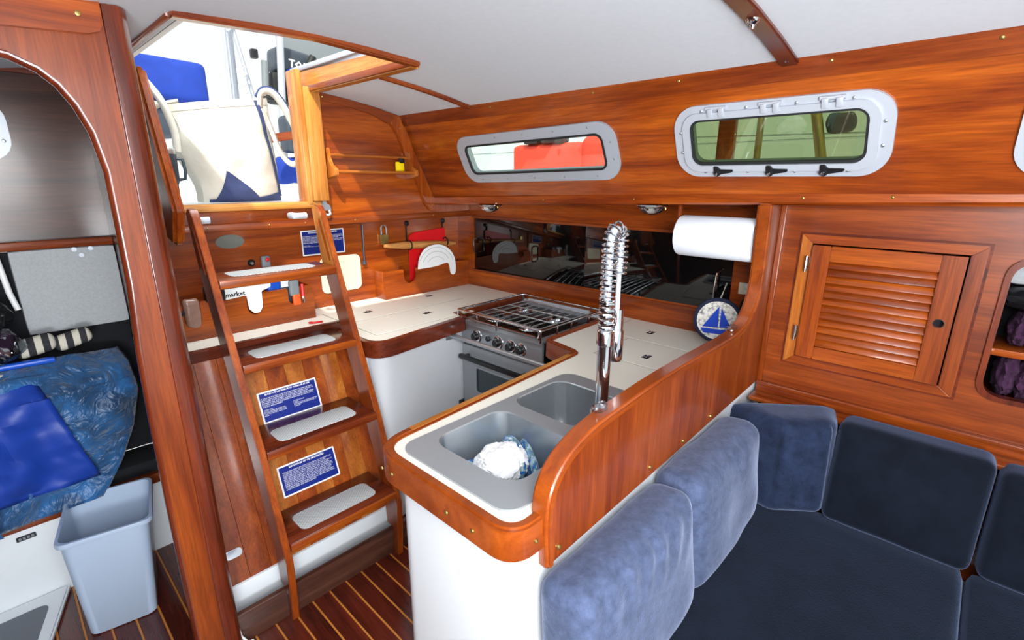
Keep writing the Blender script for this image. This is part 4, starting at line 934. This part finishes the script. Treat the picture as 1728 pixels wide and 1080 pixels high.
# white curved template hanging over rack edge
wt = thing('curved_template', 'white curved card with thin line arcs hanging in front of the red board', 'card', (1.80, 2.27, .93))
arcp = [(1.65, 1.0), (1.655, 1.05), (1.685, 1.10), (1.73, 1.125), (1.80, 1.13), (1.86, 1.11), (1.905, 1.07), (1.925, 1.02), (1.928, .955), (1.912, .935), (1.89, .94), (1.882, .96), (1.878, 1.0), (1.862, 1.018), (1.78, 1.0)]
arcp = [(x-.005, z+.012) for x, z in arcp]
B().plate((0, 2.284, 0), X, Z, -Y, smooth(arcp+[arcp[0]], 2)[:-1], .003).build('card', 'white', wt)
for k, (r1) in enumerate((.135, .110, .08)):
    B().tube([(1.775+r1*math.cos(a), 2.2806, .99+r1*math.sin(a)) for a in [math.radians(20+k*12+q*(140-22*k)/20) for q in range(21)] if .99+r1*math.sin(a) > 1.025], .0009, 4).build('drawn_arc', 'grey', wt)
# towel rack with two rods on the upper bulkhead
tr_ = thing('towel_rack', 'wooden rack with two horizontal rods on the upper aft wall', 'towel rack', (1.35, 2.25, 1.51))
for sx, xx in ((1, 1.157), (-1, 1.600)):
    B().plate((xx-.009, 0, 0), Y, Z, X, round_poly([(AY, 1.500), (AY, 1.640), (AY-.028, 1.640), (AY-.034, 1.60), (AY-.055, 1.565), (AY-.095, 1.545), (AY-.095, 1.515)], [0, 0, .01, .02, .02, .01, .01]), .018, bev=.003).build('end_bracket', 'amberZ', tr_)
B().tube([(1.15, AY-.020, 1.608), (1.60, AY-.020, 1.608)], .0075, 12).build('rod', 'amberX', tr_)
B().tube([(1.15, AY-.078, 1.533), (1.60, AY-.078, 1.533)], .0075, 12).build('rod', 'amberX', tr_)
yt = thing('yellow_tag', 'small yellow tag with black cap hanging at the right end of the towel rack', 'tag', (1.52, 2.2, 1.53)); B().rbox((1.535, AY-.035, 1.560), X, Z, Y, .024, .027, .008, .006, 5, 5, 3).build('tag_body', 'yellow', yt); B().rbox((1.545, AY-.037, 1.592), X, Z, Y, .014, .012, .010, .004, 4, 4, 3).build('black_cap', 'blackp', yt)
bo = thing('bottle_opener', 'grey metal wall-mounted bottle opener at the foot of the companionway jamb', 'bottle opener', (1.12, 2.27, 1.33))
B().plate((1.125, AY-.001, 1.370), X, Z, -Y, round_poly([(-.032, -.012), (.032, -.012), (.025, .012), (.010, .022), (.008, .042), (-.008, .042), (-.010, .022), (-.025, .012)], .006), .010, bev=.003).build('plate', 'alul', bo)
B().tube([(1.107, AY-.014, 1.358), (1.112, AY-.03, 1.342), (1.125, AY-.034, 1.338), (1.138, AY-.03, 1.342), (1.143, AY-.014, 1.358)], .006, 8).build('claw', 'alul', bo)
# left companionway jamb / grab post
gp = thing('companionway_post', 'rounded wooden weatherboard post hanging beside the corner post', 'post', (.45, 2.0, 1.31))
B().plate((.422, 0, 0), Y, Z, X, round_poly([(1.93, 1.285), (2.12, 1.33), (2.16, 1.80), (2.10, 1.85), (2.03, 1.84), (1.86, 1.40)], [.02, .02, .02, .03, .03, .02]), .034, bev=.010, seg=3).build('board', 'teakZ', gp)
tag(B().lathe((.42, 2.378, 1.10), -Y, [(.02, 0), (.02, .01), (.014, .016), (0, .018)], 20).build('round_knob', 'grey'), 'grey round fitting on the aft wall beside the corner post', 'knob') if False else None

# ============================================================ SOFA
def wr(seed, amp, sx, sy):
    return lambda p: amp*(1-abs(2*noise.noise(V((p.x*sx, p.y*sy, seed*3.3))))**.6)
def backcush(label, C, u, v, n, hw, hh, ht, seed, wrinkle=None, taper=0, r=.05, nm='back_cushion', mat='velvet'):
    def fn(p, q):
        x, y, z = q
        k = (1-x**4)*(1-y**4)
        if z > 0: p = V((p.x, p.y, p.z+.018*k))
        if taper: p = V((p.x*(1+taper*(1-z)/2), p.y, p.z))
        w = 0
        if wrinkle and z > -.2:
            t_ = max(0, min(1, (y-wrinkle[0])/.5)); w = wrinkle[1]*t_*(1-x**6)*math.sin((p.x*wrinkle[2]+p.y*wrinkle[3])+3*ns(p, 9, seed))*(.5+.8*abs(ns(p, 7, seed+1)))
        w += .006*ns(p, 9, seed)
        return V((p.x, p.y-(.0 if z > 0 else 0), p.z+w))
    o = B().rbox(C, u, v, n, hw, hh, ht, r, 44, 32, 8, fn).build(nm, mat, sub=1)
    tag(o, label, 'cushion', 'blue velvet back cushions'); o['group'] = 'blue velvet back cushions'
    return o
vb = V((0, .10, .995)).normalized(); nb = V((0, -.995, .10)).normalized()
backcush('blue velvet back cushion nearest the peninsula end, wrinkled along its top', (.838, .435, .605), X, vb, nb, .240, .162, .062, 1, (.2, .005, 95, -18), r=.04, mat='velvet_lit')
backcush('second blue velvet back cushion from the peninsula end, smooth and light', (1.315, .440, .612), X, vb, nb, .240, .168, .064, 2, (.5, .003, 60, 10), r=.045, mat='velvet_lit')
vc = V((.12, 0, .993)).normalized(); nc = V((-.993, 0, .12)).normalized()
backcush('narrow blue velvet corner cushion where the two sofa runs meet', (1.705, .335, .612), V((.62, -.785, 0)).normalized(), V((.06, .05, .995)).normalized(), V((-.785, -.62, .1)).normalized(), .090, .162, .095, 3, (.3, .005, 70, 8), taper=1.15, r=.035, mat='velvet_half_lit')
backcush('large dark blue velvet back cushion below the louvred door', (1.755, .034, .612), V((0, -1, 0)), vc, nc, .182, .166, .072, 4, (.8, .004, 30, 0), r=.03)
backcush('dark blue velvet back cushion at the right frame edge, below the oval opening', (1.755, -.448, .606), V((0, -1, 0)), vc, nc, .292, .158, .070, 5, (.7, .004, 30, 0), r=.03)
def seatc(label, x0, x1, y0, y1, seed):
    def fn(p, q): return V((p.x, p.y, p.z+(.008*(1-q[0]**4)*(1-q[1]**4)+.003*ns(p, 6, seed) if q[2] > 0 else 0)))
    o = B().rbox(((x0+x1)/2, (y0+y1)/2, .385), X, Y, Z, (x1-x0)/2, (y1-y0)/2, .066, .025, 24, 24, 6, fn).build('seat_cushion', 'velvet'); tag(o, label, 'cushion', 'blue velvet seat cushions')
seatc('large dark blue velvet seat cushion in the sofa corner', .66, 1.725, -.142, .41, 1)
seatc('dark blue velvet seat cushion at the lower right frame edge', .95, 1.725, -.95, -.148, 2)
tag(B().plate((0, 0, 0), X, Y, Z, [(.64, -.95), (1.86, -.95), (1.86, .515), (.64, .515)], .318, [[(.7, -.9), (1.8, -.9), (1.8, .47), (.7, .47)]]).build('settee_base', 'gel'), 'white settee base under the blue velvet sofa cushions', 'base')

# ============================================================ QUARTER CABIN
bt_ = thing('quarter_berth', 'white berth front with brown top trim and small black vent in the left cabin', 'berth', (-.2, 2.4, 0))
B().box(-.75, .335, 2.27, 2.29, 0, .315, .002).build('front_panel', 'gel', bt_)
B().box(-.75, .335, 2.262, 2.30, .303, .345, .005).build('top_trim', 'redX', bt_)
B().box(-.75, .335, 2.29, 2.46, .25, .40, .02).build('berth_mattress', 'blackcl_shade', bt_)
b = B().plate((-.108, 2.27, .272), X, Z, -Y, rr(0, 0, .052, .018, .003, 3), .003); vv = b.build('vent', 'blackp', bt_)
for i in range(4): B().box(-.128+i*.011, -.121+i*.011, 2.2655, 2.267, .267, .277, 0).build('slot', 'grey', vv)
sp = thing('floor_step', 'white raised floor pan with grey matting in front of the left berth', 'step', (-.3, 2.1, 0))
B().plate((0, 0, .0), X, Y, Z, round_poly([(-.75, 1.2), (-.145, 1.2), (-.125, 1.95), (-.035, 2.268), (-.75, 2.268)], [0, 0, 0, .01, 0]), .022, bev=.006).build('rim', 'gel', sp)
B().plate((0, 0, .021), X, Y, Z, round_poly([(-.75, 1.2), (-.175, 1.2), (-.158, 1.97), (-.095, 2.205), (-.75, 2.205)], [0, 0, 0, .03, 0]), .002, bev=.0005).build('matting', 'mat', sp)
# bin
bn = thing('waste_bin', 'tall pale blue rectangular plastic waste bin standing on the cabin floor', 'bin', (.095, 2.03, 0))
def binloops():
    a = -.20; R = Matrix.Rotation(a, 3, 'Z'); out = []
    def lp(w, d, z, cx=.112, cy=2.035, r=.03): return [V((cx, cy, 0))+R @ V((x, y, 0))+V((0, 0, z)) for x, y in rr(0, 0, w, d, r, 6)]
    base = (.095, 2.035)
    out.append(lp(.185, .23, .003, *base)); out.append(lp(.190, .235, .006, *base)); 
    out.append(lp(.235, .285, .375, .107, 2.04)); out.append(lp(.255, .305, .377, .108, 2.04)); out.append(lp(.258, .308, .385, .108, 2.04, .035)); out.append(lp(.253, .303, .392, .108, 2.04)); out.append(lp(.236, .286, .392, .108, 2.04)); out.append(lp(.230, .280, .372, .107, 2.04))
    out.append(lp(.183, .226, .012, *base))
    return out
b = B(); L_ = binloops(); rg = [[b.bm.verts.new(p) for p in l] for l in L_]
for A, Q in zip(rg, rg[1:]):
    n = len(A)
    for k in range(n): b.bm.faces.new((A[k], A[(k+1) % n], Q[(k+1) % n], Q[k]))
b.bm.faces.new(rg[0][::-1]); b.bm.faces.new(rg[-1]); bmesh.ops.recalc_face_normals(b.bm, faces=b.bm.faces[:]); b.build('bin_body', 'bin', bn)
# grey fabric panel, pillows, bags, sleeping bag
fp = thing('fabric_panel', 'upright light grey carpeted panel behind the berth, under the wooden ledge', 'panel', (.2, 2.44, .95))
B().rbox((.187, 2.425, 1.107), X, Z, -Y, .147, .150, .018, .008, 10, 10, 3).build('padded_face', 'fabric', fp)
for x, z in ((.232, 1.228), (.215, 1.25), (.262, 1.25)): B().lathe((x, 2.407, z), -Y, [(.009, 0), (.008, .004), (.003, .004), (.003, .001), (0, .001)], 12).build('snap', 'alul', fp)
tag(B().tube([(.012, 2.40, 1.24), (.02, 2.39, 1.12), (.03, 2.38, 1.06)], .009, 10).build('white_tube', 'white'), 'short white tube left of the grey carpeted panel', 'tube')
tag(B().box(-.75, .334, 2.445, 2.459, .40, 1.25, .001).build('dark_recess_shade', 'blackcl_shade'), 'black sheet standing in for the dark berth opening behind the bedding', 'panel')  # black sheet puts in the darkness of the berth tunnel
def sb(u, v):
    # u across, v from back top (0) to front bottom (1)
    prof = [(2.43, .80), (2.40, .885), (2.34, .905), (2.27, .86), (2.22, .74), (2.20, .60), (2.19, .47), (2.185, .35)]
    f = v*(len(prof)-1); i = min(int(f), len(prof)-2); q = f-i; y = prof[i][0]*(1-q)+prof[i+1][0]*q; z = prof[i][1]*(1-q)+prof[i+1][1]*q
    rt = [.20, .235, .262, .275, .278, .248, .178, .080][min(int(round(f)), 7)] if False else None
    R_t = [.215, .245, .268, .284, .290, .250, .190, .118]; xr = R_t[i]*(1-q)+R_t[i+1]*q
    x = -.60+u*(xr+.60)
    dz = .0
    if v > .5: z += -(1-u)*.02+.02
    k = (1-u**10)
    y -= .10*math.sin(PI*min(1, v*1.15))*math.sqrt(max(0, 1-u**5))*1.0
    y = min(y, 2.42)
    fold = .014*math.sin((x*30-z*34)+4*ns((x, y, z), 5, 2))+.014*(1-abs(2*ns((x*1.5, y, z), 11, 1)))
    z -= .04*u**6*(1-v)
    z -= .12*max(0, (.12-x))*(1 if v < .4 else 0)
    return (x, y-fold*k, z+fold*.4*k)
b = B().grid(sb, 90, 60)
sbo = tag(b.build('sleeping_bag', 'satin', solid=.006), 'crinkled blue satin sleeping bag heaped over the left berth', 'sleeping bag')
def sb2(u, v):
    x0, y0, z0 = sb(.0+.80*u-.0*v, .42+.46*v); y = y0-.024-.006*math.sin(u*PI)
    xr = .02+.10*v
    return (-.60+(xr+.60)*u, y-.01*ns((u, v, 0), 9, 3), z0)
tagb = B().grid(sb2, 40, 24).build('blue_lining', 'royal', sbo, solid=.005)
B().grid(lambda u, v: (-.60+.425*u+.03*v, 2.105-.03*v+.004*ns((u, v, 1), 6), .475-.075*v-.0*u), 12, 6).build('pale_corner', 'satin', sbo, solid=.004)
tag(B().rbox((.045, 2.30, .945), V((.98, .1, .15)).normalized(), V((-.1, .3, .95)).normalized(), V((.1, -.95, .3)).normalized(), .055, .032, .03, .025, 10, 8, 6).build('striped_pillow', 'ticking'), 'dark and cream striped cushion above the blue strap in the left berth', 'pillow')
tag(B().rbox((.145, 2.31, .945), V((.96, .0, .26)).normalized(), V((-.26, .2, .94)).normalized(), V((0, -.98, .2)).normalized(), .055, .028, .03, .022, 10, 8, 6).build('striped_pillow', 'ticking'), 'cream cushion end with dark grey stripes below the grey carpeted panel', 'pillow')
tag(B().rbox((-.0, 2.235, .905), V((1, 0, -.02)).normalized(), Z, -Y, .085, .010, .012, .008, 8, 4, 4).build('blue_strap', 'bluep'), 'bright blue flat strap below the striped cushions in the left berth', 'strap')
tag(B().blob((-.045, 2.24, .975), (.065, .04, .055), crump(31, .3), 4).build('clear_bag', 'film'), 'crinkled clear plastic bag at the left frame edge on the berth', 'bag')
tag(B().blob((-.05, 2.27, .975), (.05, .03, .045), crump(33, .25), 3).build('red_bundle', 'purple'), 'dark red bundle inside the clear plastic bag at the left frame edge', 'bundle')
tag(B().blob((-.06, 2.23, .855), (.07, .035, .03), crump(35, .3), 4).build('cream_cloth', 'canvas'), 'cream cloth in clear wrapping below the blue strap', 'cloth')
tag(B().blob((-.04, 2.33, 1.06), (.05, .05, .05), crump(36, .3), 4).build('dark_bag', 'blackp'), 'black bag at the left frame edge beside the grey carpeted panel', 'bag')
lt = thing('berth_catch', 'small chrome catch on the inner divider wall above the blue sleeping bag', 'catch', (.33, 1.9, .80))
B().rbox((.327, 1.92, .815), Y, Z, -X, .02, .022, .008, .006, 5, 5, 3).build('plate', 'chrome', lt); B().tube([(.322, 1.92, .815), (.305, 1.86, .818)], .005, 8).build('pin', 'chrome', lt)
cw = thing('white_cable', 'thin white cable curling on the toe board beside the corner post', 'cable', (.34, 1.53, 0)); B().tube([(.318, 1.53, .22), (.318, 1.53, .10), (.322, 1.525, .05), (.335, 1.515, .025), (.352, 1.51, .02)], .004, 8).build('cord', 'white', cw)

# ============================================================ COCKPIT seen through the companionway
dk = ebase('floor_cockpit', (.8, 2.8, 1.36))
B().box(.385, 2.3, 2.33, 2.95, 1.345, 1.392, .006).build('bridge_deck', 'gel', dk)
B().box(-.3, 2.3, 2.95, 3.0, 1.30, 1.47, .01).build('coaming_step', 'gel', dk)
B().box(-.3, 3.0, 3.0, 5.2, 1.30, 1.34, .01).build('seat_moulding', 'gel', dk)
tag(B().plate((0, 3.9, 0), X, Z, Y, [(1.55, 1.75), (2.5, 1.93), (2.5, 1.99), (1.55, 1.81)], .05, bev=.006).box(2.40, 2.46, 3.9, 3.95, 1.33, 1.94, .004).build('coaming_rail', 'teakX'), 'orange wooden coaming rail glimpsed behind the tote bag handle', 'rail')
tag(B().rbox((1.93, 4.2, 1.57), X, Z, Y, .22, .10, .12, .06, 14, 10, 8, fn=lambda p, q: p*(1+.18*ns(p, 9, 5))).build('blue_canvas_bundle', 'sail'), 'blue canvas bundle in the cockpit behind the right side of the tote bag', 'canvas')
tag(B().rbox((1.93, 4.15, 1.84), X, Z, Y, .17, .14, .08, .04, 10, 8, 6).build('grey_cover', 'outb'), 'dark grey covered box in the cockpit below the outboard motor', 'cover')
tag(B().rbox((.55, 3.7, 1.82), X, Z, Y, .40, .09, .10, .04, 10, 8, 6).build('dark_locker', 'outb'), 'dark shape behind the left handle of the tote bag', 'locker')
# sail cover
def sc_fn(p, q):
    return V((p.x, p.y*(1+.08*math.sin(p.x*9))-.015*math.sin(p.x*6), p.z+.02*ns(p, 6, 4)))
tag(B().rbox((.80, 3.62, 2.055), X, Z, Y, .295, .108, .10, .035, 30, 14, 10, sc_fn).build('sail_cover', 'sail'), 'royal blue canvas boom cover hanging in the cockpit at upper left', 'sail cover')
# tote
tb = thing('tote_bag', 'cream canvas tote bag with navy base and trim standing in the companionway', 'tote bag', (.84, 2.48, 1.40))
def tote(u, v, side):
    # side: -1 front, +1 back ; v 0 bottom, 1 top
    lx = .672*(1-v)+.592*v+.012*math.sin(v*9); rx = 1.00*(1-v)+.985*v
    x = lx+(rx-lx)*u; z = 1.402+(.38+.065*u)*v
    bulge = .085*(1-abs(2*u-1)**3)*(.55+.45*math.sin(PI*(1-v)*.8+.3))
    if v < .12: bulge *= .75+v*2
    y = 2.49+side*(.045+bulge)+.012*ns((x*3, z*3, side), 3, 2)+.006*ns((x, z, side), 18, 3)
    return (x, y, z)
b = B(); N1, N2 = 36, 30
fr = [[b.bm.verts.new(tote(i/N1, j/N2, -1)) for j in range(N2+1)] for i in range(N1+1)]
bk = [[b.bm.verts.new(tote(i/N1, j/N2, 1)) for j in range(N2+1)] for i in range(N1+1)]
for i in range(N1):
    for j in range(N2):
        b.bm.faces.new((fr[i][j], fr[i+1][j], fr[i+1][j+1], fr[i][j+1])); b.bm.faces.new((bk[i][j+1], bk[i+1][j+1], bk[i+1][j], bk[i][j]))
for j in range(N2):
    b.bm.faces.new((fr[0][j], fr[0][j+1], bk[0][j+1], bk[0][j])); b.bm.faces.new((fr[N1][j+1], fr[N1][j], bk[N1][j], bk[N1][j+1]))
for i in range(N1): b.bm.faces.new((fr[i][0], bk[i][0], bk[i+1][0], fr[i+1][0]))
bmesh.ops.recalc_face_normals(b.bm, faces=b.bm.faces[:]); b.build('body', 'canvas', tb)
def tw(u, v, k=.004): p = V(tote(u, v, -1)); return p+V((0, -k, 0))
# navy base triangle fold, navy trim strip, top hem
b = B()
NB = 24
def navy(u, v):
    h = max(.0, .33*(1-(.27-u)/.22 if u < .27 else 1-(u-.27)/.42))
    hh = max(h, .035+.13*max(0, u-.55)); return tw(.05+.93*u, hh*v, .005)
b.grid(navy, 60, 6).build('navy_base', 'navycv', tb)
b = B(); b.grid(lambda u, v: tw(.80+.16*(1-v)+.055*u, .05+.93*v, .006), 4, 30).build('navy_strap_trim', 'navycv', tb)
b = B(); b.grid(lambda u, v: tw(u, .935+.065*v, .003), 36, 3).build('top_hem', 'canvas', tb)
def strap(name, pts, w, mat):
    b = B(); pts = [V(p) for p in pts]
    # smooth
    for _ in range(2):
        q = [pts[0]]
        for a, c in zip(pts, pts[1:]): q += [a.lerp(c, .25), a.lerp(c, .75)]
        pts = q+[pts[-1]]
    L_ = [];
    for i, p in enumerate(pts):
        t = (pts[min(i+1, len(pts)-1)]-pts[max(i-1, 0)]).normalized(); s_ = t.cross(V((0, -1, 0))).normalized()*w/2
        s_ = s_+V((0, w*.25, 0)); L_.append((b.bm.verts.new(p-s_), b.bm.verts.new(p+s_)))
    for A, Q in zip(L_, L_[1:]): b.bm.faces.new((A[0], A[1], Q[1], Q[0]))
    return b.build(name, mat, tb, solid=.004)
h1 = strap('handle', [(.935, 2.40, 1.80), (.945, 2.40, 1.865), (1.00, 2.405, 1.875), (1.055, 2.41, 1.80), (1.10, 2.41, 1.69), (1.105, 2.41, 1.60), (1.06, 2.41, 1.555), (1.01, 2.41, 1.60), (.985, 2.42, 1.70), (.955, 2.42, 1.80)], .026, 'canvas')
strap('handle_lining', [(.93, 2.406, 1.84), (.96, 2.41, 1.885), (1.02, 2.413, 1.875), (1.075, 2.418, 1.78), (1.10, 2.418, 1.70)], .022, 'navycv')
strap('handle', [(.50, 2.44, 1.90), (.535, 2.43, 1.86), (.575, 2.41, 1.79), (.60, 2.40, 1.68), (.595, 2.40, 1.60)], .024, 'canvas')
strap('handle', [(.545, 2.47, 1.70), (.545, 2.46, 1.76), (.585, 2.45, 1.785), (.64, 2.45, 1.80)], .014, 'canvas')
mg = thing('travel_mug', 'dark slate steel travel mug with handle on the companionway deck', 'mug', (.535, 2.36, 1.392))
B().lathe((.538, 2.37, 1.392), Z, [(0, 0), (.030, 0), (.032, .01), (.034, .085), (.040, .10), (.043, .19), (.043, .20)], 28).build('body', 'mug', mg)
B().lathe((.538, 2.37, 1.592), Z, [(.0435, 0), (.044, .004), (.044, .018), (.041, .022), (0, .022)], 28).build('steel_lid', 'steel', mg)
B().tube([(.578, 2.36, 1.575), (.596, 2.355, 1.572), (.600, 2.355, 1.53), (.595, 2.355, 1.50), (.574, 2.36, 1.495)], .006, 10).build('handle', 'mug', mg)
# stern arch poles, outboard, ropes
OY = 4.5
om = thing('outboard_motor', 'dark grey outboard motor hung on the stern rail, seen through the hatch', 'outboard motor', (2.0, 4.6, 2.0))
B().rbox((2.10, 4.62, 2.45), V((.97, 0, -.12)).normalized(), V((.12, 0, .97)).normalized(), Y, .16, .10, .12, .045, 12, 10, 8).build('cowling', 'outb', om)
B().rbox((2.02, 4.62, 2.24), X, Z, Y, .13, .12, .10, .03, 8, 8, 6).build('midsection', 'rubber', om)
B().box(1.80, 2.02, 4.5, 4.58, 2.13, 2.16, .01).build('mount_plate', 'rubber', om)
B().tube([(1.98, 4.46, 2.18), (2.16, 4.44, 2.40), (2.22, 4.43, 2.50)], [.02, .028, .03], 12).build('tiller', 'rubber', om)
B().tube([(1.82, 4.5, 2.22), (1.84, 4.5, 2.42)], .028, 12).build('bracket_tube', 'grey', om)
B().rbox((1.76, 4.5, 2.46), X, Z, Y, .025, .035, .03, .01, 4, 4, 3).build('clamp_knob', 'blackp', om)
text_mesh('TOH', .085, (2.03, 4.497, 2.41), V((.99, 0, -.12)).normalized(), V((.12, 0, .99)).normalized(), bold=.003).build('lettering', 'cyan', om)
B().plate((2.02, 4.497, 2.385), V((1, 0, -.12)), V((.12, 0, 1)), V((0, -1, 0)), [(-.02, -.02), (.09, -.02), (.11, .012), (.02, .018)], .003).build('blue_swoosh', 'bluep', om)
tag(B().tube([(2.03, 4.42, 2.33), (1.98, 4.42, 2.27), (2.02, 4.42, 2.20), (2.06, 4.42, 2.24), (2.04, 4.42, 2.12), (2.07, 4.42, 2.02), (2.02, 4.42, 2.0), (2.05, 4.42, 2.2)], .012, 8).build('white_rope', 'rope'), 'white knotted rope hanging from the outboard motor', 'rope')
pole = lambda nm, lab, a, c, r, m='alul': tag(B().tube([a, c], r, 14).build(nm, m), lab, 'pole')
pole('stern_pole', 'thick pale pole standing left of the outboard motor', (1.85, 4.4, 1.5), (1.98, 4.4, 3.1), .028)
pole('stern_pole', 'leftmost vertical steel pole behind the tote bag', (1.53, 4.5, 1.5), (1.575, 4.5, 3.2), .012)
pole('stern_pole', 'slanted steel pole behind the tote bag, crossing the vertical ones', (1.76, 4.5, 1.9), (1.60, 4.5, 2.75), .014)
pole('stern_pole', 'second vertical steel pole behind the tote bag', (1.60, 4.6, 1.5), (1.65, 4.6, 3.2), .022)
tag(B().tube([(1.575, 4.48, 2.58), (1.62, 4.48, 2.62), (1.70, 4.48, 2.64)], .010, 8).build('cross_brace', 'alul'), 'short steel brace joining the stern poles at the hatch edge', 'brace')
tag(B().tube([(1.64+.02*math.sin(k*1.9), 4.44, 2.36-k*.018) for k in range(16)], .007, 6).build('coiled_line', 'rope'), 'pale coiled line tied around the stern poles', 'rope')
tag(B().box(2.14, 2.9, 4.9, 4.95, 2.45, 2.9, .01).box(2.84, 2.9, 4.9, 4.95, 1.34, 2.5, .005).build('grey_awning', 'grey'), 'grey awning panel behind the outboard motor at the hatch edge', 'awning')
# side deck scenery: fuel can, rails and posts beyond the windows
jc = thing('fuel_can', 'red plastic fuel can with black cap seen through the left window', 'fuel can', (2.45, 1.9, 1.497))
B().rbox((2.47, 1.99, 1.603), V((0, -1, 0)), Z, -X, .27, .106, .08, .03, 12, 12, 6).build('can_body', 'jerry', jc)
B().rbox((2.47, 1.60, 1.623), V((0, -1, 0)), Z, -X, .15, .127, .09, .07, 12, 12, 6).build('can_shoulder', 'jerry', jc)
B().rbox((2.41, 2.09, 1.735), V((0, -1, 0)), Z, -X, .055, .028, .04, .008, 5, 5, 4).build('cap', 'blackp', jc)
B().rbox((2.41, 1.935, 1.728), V((0, -1, 0)), Z, -X, .085, .022, .04, .018, 8, 5, 4).build('spout', 'blackp', jc)
B().tube([(2.40, 2.02, 1.80), (2.40, 1.95, 1.745)], .014, 8).build('strap', 'grey', jc)
dk2 = ebase('floor_side_deck', (2.4, 1, 1.47)); B().box(1.79, 3.0, -2.6, 2.3, 1.475, 1.495, .003).build('deck', 'gel', dk2)
B().box(2.95, 3.02, -2.6, 2.3, 1.475, 1.50, .005).build('toe_rail', 'teakY', dk2)
tag(B().box(2.58, 2.62, .965, 1.045, 1.496, 2.5, .004).build('wooden_post', 'redZ'), 'brown wooden post seen through the left part of the hinged window', 'post')
tag(B().tube([(2.6, .852, 1.496), (2.6, .862, 2.3)], .016, 12).build('rail_stanchion', 'brass'), 'thin metal stanchion near the middle of the hinged window', 'pole')
tag(B().tube([(2.6, .56, 1.5), (2.6, .67, 1.95)], .022, 12).build('slanted_tube', 'brass'), 'slanted shiny metal tube seen through the right part of the hinged window', 'pole')
tag(B().rbox((2.65, .54, 1.745), V((0, -1, 0)), Z, -X, .05, .045, .03, .02, 8, 8, 4, fn=lambda p, q: p*(1+.3*ns(p, 20, 2))).build('dark_fitting', 'outb'), 'dark cluttered fitting beside the slanted tube beyond the hinged window', 'fitting')
tag(B().tube([(2.7, 1.5, 1.728), (2.7, -.2, 1.685)], .004, 6).build('guard_wire', 'steel'), 'thin horizontal guard wire beyond the windows', 'wire')
wsh = ebase('wall_shed', (6, 0, 0))
B().box(6.0, 6.1, -6, 9, -2, 1.9, 0).build('shed_wall', 'gel', wsh); B().box(6.0, 6.1, -6, 9, 1.92, 3.5, 0).build('shed_wall', 'gel', wsh)
